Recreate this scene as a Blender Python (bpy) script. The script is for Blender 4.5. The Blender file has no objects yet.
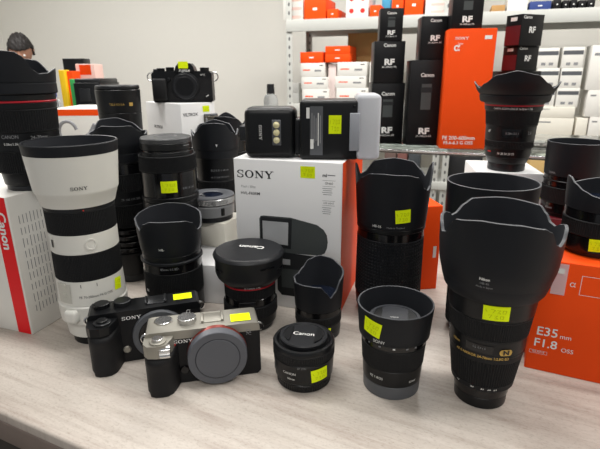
import bpy, bmesh, math, random
from mathutils import Vector, Matrix
PI = math.pi
random.seed(7)
C = bpy.context.scene.collection
scene = bpy.context.scene

# ------------------------------------------------------------------ camera
FPX, EYE, PITCH, ROLL = 470.0, 0.31, math.radians(17.7), math.radians(0.35)
fw = Vector((0, math.cos(PITCH), -math.sin(PITCH)))
up0 = Vector((0, math.sin(PITCH), math.cos(PITCH))); rt0 = Vector((1, 0, 0))
rt = rt0*math.cos(ROLL) - up0*math.sin(ROLL); up = up0*math.cos(ROLL) + rt0*math.sin(ROLL)
CO = Vector((0, 0, EYE))
cd = bpy.data.cameras.new('camera'); cam = bpy.data.objects.new('camera', cd); C.objects.link(cam)
cd.sensor_width = 36; cd.lens = 36*FPX/600; cd.clip_start = 0.02; cd.clip_end = 60
m = Matrix((rt, up, -fw)).transposed().to_4x4(); m.translation = CO
cam.matrix_world = m
cd.dof.use_dof = True; cd.dof.focus_distance = 0.52; cd.dof.aperture_fstop = 18
scene.camera = cam

# ------------------------------------------------------------------ world, lights, exposure
w = bpy.data.worlds.new('world'); scene.world = w; w.use_nodes = True
w.node_tree.nodes['Background'].inputs[0].default_value = (0.93, 0.96, 1.0, 1)
w.node_tree.nodes['Background'].inputs[1].default_value = 0.34
def area(name, loc, size, sizey, energy, rot=(0, 0, 0), col=(1, 0.98, 0.95)):
    l = bpy.data.lights.new(name, 'AREA'); l.shape = 'RECTANGLE'; l.size = size; l.size_y = sizey
    l.energy = energy; l.color = col
    o = bpy.data.objects.new(name, l); o.location = loc; o.rotation_euler = rot; C.objects.link(o); return o
area('ceiling_lamp', (-0.5, 0.75, 1.83), 1.3, 0.16, 26, (0, 0, -0.4))
area('ceiling_lamp', (1.0, 0.4, 1.83), 1.3, 0.16, 23, (0, 0, -0.4))
area('ceiling_lamp', (0.2, 2.2, 1.83), 1.3, 0.3, 40, (0, 0, -0.3))
area('ceiling_lamp', (-1.9, 2.6, 1.83), 1.2, 0.3, 70, (0, 0, -0.3))
area('ceiling_lamp', (1.9, 1.8, 1.83), 1.2, 0.3, 34, (0, 0, -0.3))
area('ceiling_lamp', (0.0, -1.2, 1.83), 1.6, 0.3, 26, (0, 0, -0.3))
scene.view_settings.view_transform = 'Standard'; scene.view_settings.look = 'None'
scene.view_settings.exposure = 0.0; scene.view_settings.gamma = 1.0

# ------------------------------------------------------------------ placing helpers
def ray(x, y): return fw*FPX + rt*(x-300) - up*(y-224.5)
def at(x, y, z=0.0):
    d = ray(x, y); t = (z-EYE)/d.z; return CO + d*t
def at_y(x, y, Y):
    d = ray(x, y); return CO + d*(Y/d.y)
def on_plane(x, y, o, u):           # vertical plane through o along u
    n = Vector((-u[1], u[0], 0)); d = ray(x, y); o = Vector(o)
    t = (o-CO).dot(n)/d.dot(n); return CO + d*t
def face(x, y): return -math.atan2(x, y)

# ------------------------------------------------------------------ materials
def lin(c):
    c = c/255.0
    return c/12.92 if c <= 0.04045 else ((c+0.055)/1.055)**2.4
def rgb(r, g, b): return (lin(r), lin(g), lin(b), 1)
def mat(name, col, rough=0.5, metal=0.0, bump=0.0, bscale=800, var=0.0, trans=0.0, spec=0.5, ior=1.45, emit=0.0, coat=0.0):
    m = bpy.data.materials.new(name); m.use_nodes = True; nt = m.node_tree; b = nt.nodes['Principled BSDF']
    b.inputs['Base Color'].default_value = col; b.inputs['Roughness'].default_value = rough
    b.inputs['Metallic'].default_value = metal; b.inputs['IOR'].default_value = ior
    b.inputs['Specular IOR Level'].default_value = spec
    b.inputs['Transmission Weight'].default_value = trans; b.inputs['Coat Weight'].default_value = coat
    if emit: b.inputs['Emission Color'].default_value = col; b.inputs['Emission Strength'].default_value = emit
    tc = nt.nodes.new('ShaderNodeTexCoord'); nz = nt.nodes.new('ShaderNodeTexNoise')
    nz.inputs['Scale'].default_value = bscale; nz.inputs['Detail'].default_value = 3
    nt.links.new(tc.outputs['Object'], nz.inputs['Vector'])
    if bump:
        bp = nt.nodes.new('ShaderNodeBump'); bp.inputs['Strength'].default_value = bump; bp.inputs['Distance'].default_value = 0.0004
        nt.links.new(nz.outputs['Fac'], bp.inputs['Height']); nt.links.new(bp.outputs[0], b.inputs['Normal'])
    # slight natural unevenness in gloss
    mr = nt.nodes.new('ShaderNodeMapRange'); n2 = nt.nodes.new('ShaderNodeTexNoise'); n2.inputs['Scale'].default_value = 30
    nt.links.new(tc.outputs['Object'], n2.inputs['Vector']); nt.links.new(n2.outputs['Fac'], mr.inputs['Value'])
    mr.inputs['To Min'].default_value = max(0, rough-0.05); mr.inputs['To Max'].default_value = min(1, rough+0.05)
    nt.links.new(mr.outputs[0], b.inputs['Roughness'])
    if var:
        mx = nt.nodes.new('ShaderNodeMix'); mx.data_type = 'RGBA'; mx.inputs[6].default_value = col
        mx.inputs[7].default_value = (col[0]*(1-var), col[1]*(1-var), col[2]*(1-var), 1)
        nt.links.new(n2.outputs['Fac'], mx.inputs[0]); nt.links.new(mx.outputs[2], b.inputs['Base Color'])
    return m
M = dict(
    black=mat('black_plastic', rgb(15, 16, 18), 0.36, bump=0.05, spec=.35),
    hood=mat('matte_hood_plastic', rgb(22, 24, 28), 0.5, bump=0.12, bscale=1500, spec=.27),
    hood_rim=mat('hood_rim_highlight', rgb(60, 62, 66), 0.5),  # paler than the hood: edge highlight painted into the rim colour
    hoodin=mat('flocked_hood_lining', rgb(31, 33, 38), 0.75, spec=0.3),
    rubber=mat('black_rubber', rgb(20, 21, 23), 0.6, spec=.3, bump=0.2, bscale=1200),
    gloss=mat('gloss_black', rgb(12, 12, 14), 0.18),
    leather=mat('leatherette', rgb(18, 18, 20), 0.55, spec=.35, bump=0.8, bscale=1400),
    darkmetal=mat('dark_metal', rgb(52, 53, 55), 0.35, metal=0.7),
    grey=mat('grey_plastic', rgb(82, 84, 88), 0.45),
    capgrey=mat('grey_cap_plastic', rgb(82, 84, 90), 0.5, bump=0.1),
    capblack=mat('black_cap_plastic', rgb(26, 27, 30), 0.42, bump=0.1, spec=.4),
    glass=mat('front_glass', rgb(20, 26, 40), 0.05, coat=1.0),
    silver=mat('silver_metal', rgb(150, 147, 138), 0.42, metal=0.6, bump=0.05),
    chrome=mat('chrome', rgb(205, 205, 205), 0.22, metal=1.0),
    lenswhite=mat('off_white_lacquer', rgb(212, 211, 204), 0.4),
    lensbeige=mat('grey_white_lacquer', rgb(186, 185, 176), 0.42),
    red=mat('red_ring', rgb(175, 25, 40), 0.35),
    redbox=mat('red_print', rgb(222, 24, 30), 0.4, spec=0.3),
    gold=mat('gold_print', rgb(190, 158, 84), 0.4, metal=0.4),
    ink=mat('white_ink', rgb(225, 225, 222), 0.6, spec=0.2),
    brightink=mat('silver_white_ink', rgb(240, 240, 238), 0.5),
    dimink=mat('grey_ink', rgb(135, 136, 138), 0.6, spec=0.2),
    darkink=mat('dark_ink', rgb(48, 48, 52), 0.6, spec=0.2),
    redink=mat('red_ink', rgb(200, 50, 45), 0.6, spec=0.2),
    yellow=mat('fluorescent_yellow_paper', rgb(226, 246, 12), 0.6, spec=0.2),
    pen=mat('pen_ink', rgb(150, 165, 20), 0.7, spec=0.1),
    white=mat('white_card', rgb(226, 226, 226), 0.45, spec=0.35, var=0.03),
    boxwhite=mat('white_box_card', rgb(222, 220, 214), 0.5, spec=0.3, var=0.04),
    cream=mat('cream_card', rgb(222, 218, 206), 0.6, var=0.05),
    orange=mat('orange_print', rgb(236, 78, 22), 0.5, spec=0.12, var=0.04),
    blackbox=mat('black_box_card', rgb(15, 15, 17), 0.4, spec=0.3),
    maroon=mat('maroon_print', rgb(92, 22, 30), 0.45),
    kraft=mat('brown_card', rgb(176, 136, 84), 0.75, var=0.12),
    wall=mat('painted_wall', rgb(214, 212, 205), 0.75, spec=0.2, bump=0.1, bscale=150, var=0.02),
    ceiling=mat('ceiling_paint', rgb(225, 225, 222), 0.8, spec=0.2),
    floor=mat('grey_floor', rgb(120, 112, 104), 0.4, var=0.2),
    shelf=mat('white_enamel', rgb(188, 189, 184), 0.35),
    counterglass=mat('counter_glass', rgb(225, 238, 235), 0.03, trans=1.0, ior=1.45),
    clear=mat('clear_plastic', rgb(225, 228, 230), 0.12, trans=0.85, ior=1.2),
    frosted=mat('frosted_plastic', rgb(222, 224, 230), 0.3, trans=0.45, ior=1.2),
    skin=mat('skin', rgb(168, 122, 100), 0.55, var=0.1),
    hair=mat('dark_hair', rgb(38, 34, 33), 0.65, bump=1.0, bscale=120, var=0.3),
    cloth=mat('grey_cloth', rgb(84, 88, 98), 0.85, bump=0.5, bscale=200, var=0.25),
    pants=mat('dark_trousers', rgb(36, 38, 46), 0.85, bump=0.3, bscale=300, var=0.2),
    blue=mat('blue_print', rgb(40, 60, 120), 0.5), lightblue=mat('light_blue_print', rgb(60, 150, 190), 0.5),
    green=mat('green_print', rgb(50, 160, 80), 0.5), yellowbox=mat('yellow_print', rgb(235, 190, 20), 0.5),
    pink=mat('pink_print', rgb(226, 190, 180), 0.5), led=mat('led_dome', rgb(214, 206, 160), 0.15, coat=1),
    picgrey=mat('printed_grey', rgb(68, 72, 72), 0.45, spec=0.35), picdark=mat('printed_dark', rgb(34, 36, 38), 0.45, spec=0.35),
    piclight=mat('printed_light_panel', rgb(188, 190, 192), 0.45, spec=0.35, var=0.35),
)
def counter_material():
    m = bpy.data.materials.new('stone_grain_laminate'); m.use_nodes = True; nt = m.node_tree; b = nt.nodes['Principled BSDF']
    tc = nt.nodes.new('ShaderNodeTexCoord')
    def noise(sx, sy, scale, det=6, rough=.6, dist=0.0):
        mp = nt.nodes.new('ShaderNodeMapping'); mp.inputs['Scale'].default_value = (sx, sy, 1)
        nz = nt.nodes.new('ShaderNodeTexNoise'); nz.inputs['Scale'].default_value = scale; nz.inputs['Detail'].default_value = det
        nz.inputs['Roughness'].default_value = rough; nz.inputs['Distortion'].default_value = dist
        nt.links.new(tc.outputs['Object'], mp.inputs[0]); nt.links.new(mp.outputs[0], nz.inputs['Vector']); return nz
    def ramp(src, stops):
        r = nt.nodes.new('ShaderNodeValToRGB'); r.color_ramp.elements[0].position = stops[0][0]; r.color_ramp.elements[0].color = stops[0][1]
        r.color_ramp.elements[1].position = stops[-1][0]; r.color_ramp.elements[1].color = stops[-1][1]
        for p_, c_ in stops[1:-1]:
            e = r.color_ramp.elements.new(p_); e.color = c_
        nt.links.new(src.outputs['Fac'], r.inputs[0]); return r
    a = ramp(noise(1.1, 6.0, 3.0, 9, .62, 1.0), [(.3, rgb(142, 129, 120)), (.43, rgb(170, 159, 150)), (.52, rgb(186, 178, 169)), (.6, rgb(180, 171, 162)), (.75, rgb(198, 192, 184))])
    c = ramp(noise(1.0, 30.0, 4.0, 8, .7, .3), [(.33, rgb(150, 138, 129)), (.5, rgb(186, 178, 169)), (.7, rgb(197, 191, 183))])
    s = ramp(noise(30, 60, 9.0, 4, .7, .3), [(.3, rgb(190, 183, 177)), (.46, rgb(246, 245, 244)), (.62, rgb(255, 255, 255))])
    def mul(x, y, f, mode='MULTIPLY'):
        k = nt.nodes.new('ShaderNodeMix'); k.data_type = 'RGBA'; k.blend_type = mode; k.inputs[0].default_value = f
        nt.links.new(x, k.inputs[6]); nt.links.new(y, k.inputs[7]); return k.outputs[2]
    o = mul(a.outputs[0], c.outputs[0], .42, 'MIX'); o = mul(o, s.outputs[0], .5)
    nt.links.new(o, b.inputs['Base Color'])
    b.inputs['Roughness'].default_value = 0.36; b.inputs['Specular IOR Level'].default_value = 0.4
    return m
M['counter'] = counter_material()
M['bracket'] = mat('grey_bracket', rgb(150, 153, 160), .4)

def slotted():
    m = mat('slotted_enamel', rgb(188, 189, 184), .35); nt = m.node_tree; b = nt.nodes['Principled BSDF']
    tc = nt.nodes.new('ShaderNodeTexCoord'); sp = nt.nodes.new('ShaderNodeSeparateXYZ'); nt.links.new(tc.outputs['Object'], sp.inputs[0])
    def mth(op, a, c=None, d=None):
        n = nt.nodes.new('ShaderNodeMath'); n.operation = op
        for i, v in enumerate((a, c, d)):
            if v is None: continue
            if isinstance(v, (int, float)): n.inputs[i].default_value = v
            else: nt.links.new(v, n.inputs[i])
        return n.outputs[0]
    z = mth('SUBTRACT', mth('FRACT', mth('DIVIDE', sp.outputs[2], .05)), .5)
    z2 = mth('POWER', mth('ABSOLUTE', mth('DIVIDE', z, .23)), 2.0); x2 = mth('POWER', mth('ABSOLUTE', mth('DIVIDE', sp.outputs[0], .0062)), 2.0)
    k = mth('LESS_THAN', mth('ADD', z2, x2), 1.0)
    mx = nt.nodes.new('ShaderNodeMix'); mx.data_type = 'RGBA'; mx.inputs[6].default_value = rgb(188, 189, 184); mx.inputs[7].default_value = rgb(95, 95, 95)
    nt.links.new(k, mx.inputs[0]); nt.links.new(mx.outputs[2], b.inputs['Base Color']); return m
M['post'] = slotted()
# ------------------------------------------------------------------ object helpers
def thing(name, label, cat, loc=(0, 0, 0), rotz=0.0, group=None):
    o = bpy.data.objects.new(name, None); C.objects.link(o); o.empty_display_size = 0.02
    o.location = loc; o.rotation_euler = (0, 0, rotz); o['label'] = label; o['category'] = cat
    if group: o['group'] = group
    return o
def tag(o, label, cat, group=None):
    o['label'] = label; o['category'] = cat
    if group: o['group'] = group
    return o
def mesh_obj(name, verts, faces, material, parent=None, smooth=True, angle=35, matidx=None, kind=None):
    me = bpy.data.meshes.new(name); me.from_pydata([tuple(v) for v in verts], [], faces)
    bm = bmesh.new(); bm.from_mesh(me); bmesh.ops.remove_doubles(bm, verts=bm.verts, dist=1e-7)
    bmesh.ops.recalc_face_normals(bm, faces=bm.faces); bm.to_mesh(me); bm.free()
    mats = material if isinstance(material, (list, tuple)) else [material]
    for k in mats: me.materials.append(k)
    if matidx:
        for p_, i in zip(me.polygons, matidx): p_.material_index = i
    if smooth:
        for p_ in me.polygons: p_.use_smooth = True
        me.set_sharp_from_angle(angle=math.radians(angle))
    o = bpy.data.objects.new(name, me); C.objects.link(o); o.parent = parent
    if kind: o['kind'] = kind
    return o
def structure(o): o['kind'] = 'structure'; return o

def lathe(name, prof, material, parent=None, n=96, rfun=None, sub=None, angle=35, x=0, y=0):
    """solid of revolution about z; prof = [(r, z), ...]"""
    if sub:
        q = []
        for (a, b) in zip(prof[:-1], prof[1:]):
            k = max(1, int(math.hypot(b[0]-a[0], b[1]-a[1])/sub))
            for i in range(k): q.append((a[0]+(b[0]-a[0])*i/k, a[1]+(b[1]-a[1])*i/k))
        q.append(prof[-1]); prof = q
    V, F, rings = [], [], []
    for (r, z) in prof:
        if r < 1e-6: rings.append([len(V)]); V.append((x, y, z))
        else:
            ids = []
            for j in range(n):
                t = 2*PI*j/n; rr = r if rfun is None else rfun(r, z, t)
                ids.append(len(V)); V.append((x+rr*math.sin(t), y-rr*math.cos(t), z))
            rings.append(ids)
    for a, b in zip(rings[:-1], rings[1:]):
        if len(a) == 1 and len(b) == 1: continue
        for j in range(n):
            k = (j+1) % n
            if len(a) == 1: F.append((a[0], b[j], b[k]))
            elif len(b) == 1: F.append((a[j], a[k], b[0]))
            else: F.append((a[j], a[k], b[k], b[j]))
    return mesh_obj(name, V, F, material, parent, angle=angle)
def ring(name, r0, z0, r1, z1, material, parent, bev=0.0006, n=96):
    return lathe(name, [(0, z0), (r0-bev, z0), (r0, z0+bev), (r1, z1-bev), (r1-bev, z1), (0, z1)], material, parent, n)
def ribbed(name, r0, z0, r1, z1, material, parent, count=90, depth=0.0009, rows=0, lip=0.0016):
    """rubber ring with vertical ribs; rows > 0 cuts horizontal grooves as well"""
    n = count*4
    def rf(r, z, t):
        if z < z0+lip or z > z1-lip or r < r0*0.9: return r
        k = int(round(t/(2*PI)*n)) % 4
        d = 0 if k in (0, 1) else depth
        if rows:
            f = ((z-z0)/(z1-z0)*rows) % 1.0
            if f < 0.28: d = depth
        return r-d
    zs = [z0, z0+0.0005, z0+lip*0.98, z0+lip*1.02]
    if rows:
        N = rows*6
        zs += [z0+(z1-z0)*i/N for i in range(N) if z0+lip*1.1 < z0+(z1-z0)*i/N < z1-lip*1.1]
    zs += [z1-lip*1.02, z1-lip*0.98, z1-0.0005, z1]
    P = [(0, z0)]
    for z in zs:
        r = r0+(r1-r0)*(z-z0)/(z1-z0)
        if z in (z0, z1): r -= 0.0005
        P.append((r, z))
    P.append((0, z1))
    return lathe(name, P, material, parent, n, rfun=rf, angle=30)
def keyed(keys):
    """smooth periodic function through (degrees, value); 0 = towards camera, positive = right side"""
    ks = sorted([((a % 360), v) for a, v in keys])
    def f(deg):
        d = deg % 360
        for i in range(len(ks)):
            a, va = ks[i]; b, vb = ks[(i+1) % len(ks)]
            if i == len(ks)-1: b += 360
            dd = d if d >= a else d+360
            if a <= dd <= b:
                t = (dd-a)/(b-a) if b > a else 0
                t = t*t*(3-2*t)*0.6+t*0.4
                return va+(vb-va)*t
        return ks[0][1]
    return f
def hood(name, prof, rim, parent, th=0.0022, n=180, lv=10, rot=0, floor=True, mo=None, mi=None):
    """lens hood: outer profile [(r,z)...] bottom to top, cut at height rim(degrees)"""
    def rz(z):
        for (a, b) in zip(prof[:-1], prof[1:]):
            if z <= b[1] or b is prof[-1]: 
                t = (z-a[1])/(b[1]-a[1]); return a[0]+(b[0]-a[0])*t
    mo = mo or M['hood']; mi = mi or M['hoodin']
    V, F, MI, cols = [], [], [], []
    zb = prof[0][1]
    for j in range(n):
        t = 2*PI*j/n; zt = rim(math.degrees(t)+rot); ids = []
        def P(r, z): ids.append(len(V)); V.append((r*math.sin(t), -r*math.cos(t), z))
        P(rz(zb)-th, zb)
        for i in range(lv+1):
            z = zb+(zt-0.0004-zb)*i/lv; P(rz(z), z)
        P(rz(zt)-th*0.3, zt); P(rz(zt)-th*0.7, zt)
        for i in range(lv+1):
            z = zt-0.0004-(zt-0.0004-(zb+0.001))*i/lv; P(rz(z)-th, z)
        cols.append(ids)
    L = len(cols[0])
    for j in range(n):
        a, b = cols[j], cols[(j+1) % n]
        for i in range(L):
            k = (i+1) % L
            F.append((a[i], b[i], b[k], a[k]))
            MI.append(2 if lv+1 <= i <= lv+3 else (0 if i <= lv else 1))
    return mesh_obj(name, V, F, [mo, mi, M['hood_rim']], parent, angle=40, matidx=MI)
def inner_front(parent, r, z, depth=0.01, cap=None, text=None):
    """front element deep inside a hood"""
    lathe('front_glass', [(0, z-depth), (r, z-depth), (r, z), (r*0.8, z-0.002), (r*0.4, z-0.0005), (0, z)], M['glass'], parent, 64)
def cap_disc(parent, r, z, h=0.006, material=None, brand=None, size=0.006, turn=0.0, kind='pinch'):
    mt = material or M['capblack']
    o = lathe('lens_cap', [(0, z), (r-.0004, z), (r, z+.0006), (r, z+h-.001), (r-.001, z+h), (r*.86, z+h), (r*.84, z+h-.0008), (0, z+h-.0008)], mt, parent, 96)
    if kind == 'pinch':
        for s in (-1, 1):
            q = []
            for k in range(13):
                a = math.radians(-48+96*k/12); q.append((r*.80*math.cos(a)*s, r*.80*math.sin(a)))
            q2 = [(r*.50*s, r*.52), (r*.50*s, -r*.52)]
            poly(('cap_clip'), q+q2 if s > 0 else q+q2, z+h-.0008, z+h+.0006, M['black'], o, turn)
    if brand: text(brand, size, flat_map(0, 0, z+h-.0005+.0004, turn), M['ink'], o, bold=.0)
    return o
def poly(name, pts, z0, z1, material, parent, turn=0.0, axis='z', off=0.0):
    c, s = math.cos(turn), math.sin(turn)
    P = [(x*c-y*s, x*s+y*c) for x, y in pts]; n = len(P)
    if axis == 'z': V = [(x, y, z0) for x, y in P]+[(x, y, z1) for x, y in P]
    else: V = [(x, z0, y) for x, y in P]+[(x, z1, y) for x, y in P]      # outline in x/z, extruded in y
    F = [tuple(range(n)), tuple(range(n, 2*n))]+[(i, (i+1) % n, n+(i+1) % n, n+i) for i in range(n)]
    return mesh_obj(name, V, F, material, parent, angle=30)
def box(name, sx, sy, sz, material, parent=None, loc=(0, 0, 0), rotz=0.0, bev=0.0008, seg=2, base=True, rot=None):
    """box centred in x/y, standing on loc.z when base"""
    bm = bmesh.new(); bmesh.ops.create_cube(bm, size=1)
    bmesh.ops.scale(bm, vec=(sx, sy, sz), verts=bm.verts)
    if base: bmesh.ops.translate(bm, vec=(0, 0, sz/2), verts=bm.verts)
    if bev: bmesh.ops.bevel(bm, geom=list(bm.edges), offset=bev, segments=seg, affect='EDGES', profile=.5)
    me = bpy.data.meshes.new(name); bm.to_mesh(me); bm.free(); me.materials.append(material)
    for p_ in me.polygons: p_.use_smooth = True
    me.set_sharp_from_angle(angle=math.radians(50))
    o = bpy.data.objects.new(name, me); C.objects.link(o); o.parent = parent; o.location = loc
    o.rotation_euler = rot if rot else (0, 0, rotz)
    return o
def rrect(w, h, r, n=6):
    P = []
    for cx, cy, a0 in ((w/2-r, h/2-r, 0), (-w/2+r, h/2-r, 90), (-w/2+r, -h/2+r, 180), (w/2-r, -h/2+r, 270)):
        for k in range(n+1):
            a = math.radians(a0+90*k/n); P.append((cx+r*math.cos(a), cy+r*math.sin(a)))
    return P

# lettering: glyph outlines as thin ink
_tc = {}
def glyphs(s, bold=0.0):
    key = (s, bold)
    if key not in _tc:
        cu = bpy.data.curves.new('t', 'FONT'); cu.body = s; cu.align_x = 'CENTER'; cu.align_y = 'CENTER'; cu.size = 1
        cu.offset = bold; cu.resolution_u = 3
        ob = bpy.data.objects.new('t', cu); C.objects.link(ob)
        dg = bpy.context.evaluated_depsgraph_get(); me = bpy.data.meshes.new_from_object(ob.evaluated_get(dg))
        V = [(v.co.x, v.co.y) for v in me.vertices]; F = [tuple(p_.vertices) for p_ in me.polygons]
        bpy.data.objects.remove(ob); bpy.data.curves.remove(cu); bpy.data.meshes.remove(me); _tc[key] = (V, F)
    return _tc[key]
def cyl_map(r, th, z, tilt=0.0, off=0.0003, dr=0.0):
    c, s = math.cos(tilt), math.sin(tilt)
    def f(x, y):
        x, y = x*c-y*s, x*s+y*c
        a = math.radians(th)+x/r; R = r+off+dr*y; return (R*math.sin(a), -R*math.cos(a), z+y)
    return f
def flat_map(x0, y0, z, turn=0.0):           # lying on a horizontal face
    c, s = math.cos(turn), math.sin(turn)
    return lambda x, y: (x0+x*c-y*s, y0+x*s+y*c, z)
def front_map(x0, y, z0, turn=0.0, off=0.0003):      # on a face looking to -y
    c, s = math.cos(turn), math.sin(turn)
    return lambda u, v: (x0+u*c-v*s, y-off, z0+u*s+v*c)
def side_map(x, y0, z0, turn=0.0, off=0.0003, sgn=1):       # on a face looking to +x (or -x)
    c, s = math.cos(turn), math.sin(turn)
    return lambda u, v: (x+off*sgn, y0+(u*c-v*s)*sgn, z0+u*s+v*c)
def text(s, size, f, material, parent, bold=0.0, sx=1.0, name='lettering'):
    V, F = glyphs(s, bold)
    return mesh_flat(name, [f(x*size*sx, y*size) for x, y in V], F, material, parent)
def mesh_flat(name, V, F, material, parent):
    me = bpy.data.meshes.new(name); me.from_pydata(V, [], F); me.materials.append(material)
    o = bpy.data.objects.new(name, me); C.objects.link(o); o.parent = parent; return o
def patch(name, w, h, f, material, parent, nx=10, ny=2, r=0.0):
    V = [f(-w/2+w*i/nx, -h/2+h*j/ny) for j in range(ny+1) for i in range(nx+1)]
    F = [(j*(nx+1)+i, j*(nx+1)+i+1, (j+1)*(nx+1)+i+1, (j+1)*(nx+1)+i) for j in range(ny) for i in range(nx)]
    return mesh_flat(name, V, F, material, parent)
def strip(pts, wd):
    V, F = [], []
    for (a, b) in zip(pts[:-1], pts[1:]):
        dx, dy = b[0]-a[0], b[1]-a[1]; L = math.hypot(dx, dy) or 1; nx, ny = -dy/L*wd/2, dx/L*wd/2
        k = len(V); V += [(a[0]+nx, a[1]+ny), (a[0]-nx, a[1]-ny), (b[0]-nx, b[1]-ny), (b[0]+nx, b[1]+ny)]; F.append((k, k+1, k+2, k+3))
    return V, F
def slab(g, sx=1.0):
    """slab-serif capitals of the wide wordmark, unit height, drawn from strokes"""
    V, F = [], []
    def add(VF):
        k = len(V); V.extend(VF[0]); F.extend([tuple(i+k for i in q) for q in VF[1]])
    def bar(x0, y0, x1, y1, t): add(strip([(x0, y0), (x1, y1)], t))
    def arc(cx, cy, rx, ry, a0, a1, tx, ty, n=18):
        k = len(V)
        for i in range(n+1):
            a = math.radians(a0+(a1-a0)*i/n)
            V.append((cx+rx*math.cos(a), cy+ry*math.sin(a))); V.append((cx+(rx-tx)*math.cos(a), cy+(ry-ty)*math.sin(a)))
        for i in range(n): F.append((k+2*i, k+2*i+1, k+2*i+3, k+2*i+2))
    x = 0
    for ch in g:
        if ch == 'O': arc(x+.62, 0, .62, .53, 0, 360, .26, .1, 32); x += 1.42
        elif ch == 'S':
            arc(x+.5, .26, .46, .27, 20, 270, .2, .1); arc(x+.5, -.26, .46, .27, -160, 90, .2, .1)
            bar(x+.87, .5, x+.87, .12, .1); bar(x+.09, -.5, x+.09, -.12, .1); x += 1.16
        elif ch == 'N':
            bar(x+.2, -.5, x+.2, .5, .12); bar(x+1.05, -.5, x+1.05, .5, .12); bar(x+.22, .46, x+1.03, -.46, .24)
            bar(x, -.46, x+.42, -.46, .09); bar(x, .46, x+.36, .46, .09); bar(x+.83, .46, x+1.27, .46, .09); x += 1.38
        elif ch == 'Y':
            bar(x+.2, .46, x+.62, -.02, .24); bar(x+1.04, .46, x+.62, -.02, .12); bar(x+.62, 0, x+.62, -.48, .24)
            bar(x, .46, x+.46, .46, .09); bar(x+.82, .46, x+1.26, .46, .09); bar(x+.38, -.46, x+.86, -.46, .09); x += 1.3
    return [(a-x/2+.03, b) for a, b in V], F
SL = slab('SONY')
def wordmark(size, f, material, parent):
    V, F = SL
    return mesh_flat('lettering', [f(x*size, y*size) for x, y in V], F, material, parent)
SCR = [[(-.4, .25), (-.34, .05)], [(-.2, .28), (-.05, .25), (-.14, .02)], [(.02, .26), (.14, .24), (.06, .12), (.16, .03), (.03, .03)], [(.24, .24), (.36, .26), (.34, .04), (.22, .05), (.24, .24)],
       [(-.3, -.12), (-.16, -.1), (-.24, -.32)], [(-.06, -.14), (.06, -.12), (-.02, -.22), (.08, -.34), (-.07, -.33)], [(.16, -.14), (.28, -.16), (.26, -.34), (.16, -.32), (.16, -.14)]]
def sticker(parent, f, w=0.016, h=0.012, flatf=None, nx=8):
    """fluorescent price label with two lines of handwriting"""
    s = patch('price_sticker', w, h, f, M['yellow'], parent, nx)
    V, F = [], []
    for st in SCR:
        v, q = strip(st, .014); k = len(V); V += v; F += [tuple(i+k for i in a) for a in q]
    g = flatf
    mesh_flat('handwriting', [g(x*w, y*h) for x, y in V], F, M['pen'], s)
    return s
def cyl_sticker(parent, r, th, z, w=0.016, h=0.012, tilt=0.0, dr=0.0):
    return sticker(parent, cyl_map(r, th, z, tilt, 0.0005, dr), w, h, cyl_map(r, th, z, tilt, 0.0009, dr))
def front_sticker(parent, x, y, z, w, h, turn=0.0):
    return sticker(parent, front_map(x, y, z, turn, .0005), w, h, front_map(x, y, z, turn, .0008), 1)

# ================================================================== THE SETTING
def slabobj(name, V, z0, z1, material):
    n = len(V); W = [(x, y, z0) for x, y in V]+[(x, y, z1) for x, y in V]
    F = [tuple(range(n)), tuple(range(n, 2*n))]+[(i, (i+1) % n, n+(i+1) % n, n+i) for i in range(n)]
    return structure(mesh_obj(name, W, F, material, smooth=False))
UA = math.radians(-18)                         # direction the shelving and back wall run
U = Vector((math.cos(UA), math.sin(UA), 0)); N = Vector((-U.y, U.x, 0))
P0 = at_y(287, 60, 3.2); P0.z = 0
def wallp(s, t): p_ = P0+U*s+N*t; return (p_.x, p_.y)
slabobj('floor', [wallp(-3.4, .95), wallp(3.6, .95), wallp(3.6, -5.2), wallp(-3.4, -5.2)], -1.0, -.9, M['floor'])
slabobj('ceiling', [wallp(-3.4, .95), wallp(3.6, .95), wallp(3.6, -5.2), wallp(-3.4, -5.2)], 1.85, 1.95, M['ceiling'])
slabobj('wall_back', [wallp(-3.4, .8), wallp(3.6, .8), wallp(3.6, .95), wallp(-3.4, .95)], -.9, 1.85, M['wall'])
slabobj('wall_left', [wallp(-3.4, .8), wallp(-3.25, .8), wallp(-3.25, -5.2), wallp(-3.4, -5.2)], -.9, 1.85, M['wall'])
slabobj('wall_right', [wallp(3.45, .8), wallp(3.6, .8), wallp(3.6, -5.2), wallp(3.45, -5.2)], -.9, 1.85, M['wall'])
structure(box('baseboard_back', 6.6, .012, .08, M['shelf'], None, (*wallp(.1, .794), -.9), UA))

# ---- sales counter
EA = math.atan2(0.33127-0.37935, -0.18954+0.29194)
ED = Vector((math.cos(EA), math.sin(EA), 0)); EN = Vector((-ED.y, ED.x, 0))
E0 = Vector((-0.29194, 0.37935, 0))
ct = thing('sales_counter', 'long counter with light stone grain laminate top carrying all the lenses', 'counter', (*(E0+ED*.15+EN*.42).xy, -.9), EA)
top = box('countertop', 2.4, .84, .034, M['counter'], ct, (0, 0, .866), bev=.003)
box('edge_band', 2.402, .842, .026, mat('taupe_edge_band', rgb(120, 107, 100), .45, var=.15), ct, (0, 0, .864), bev=.002)
box('cabinet_body', 2.34, .78, .86, mat('dark_laminate', rgb(40, 36, 34), .5), ct, (0, .02, 0), bev=.002)

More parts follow.
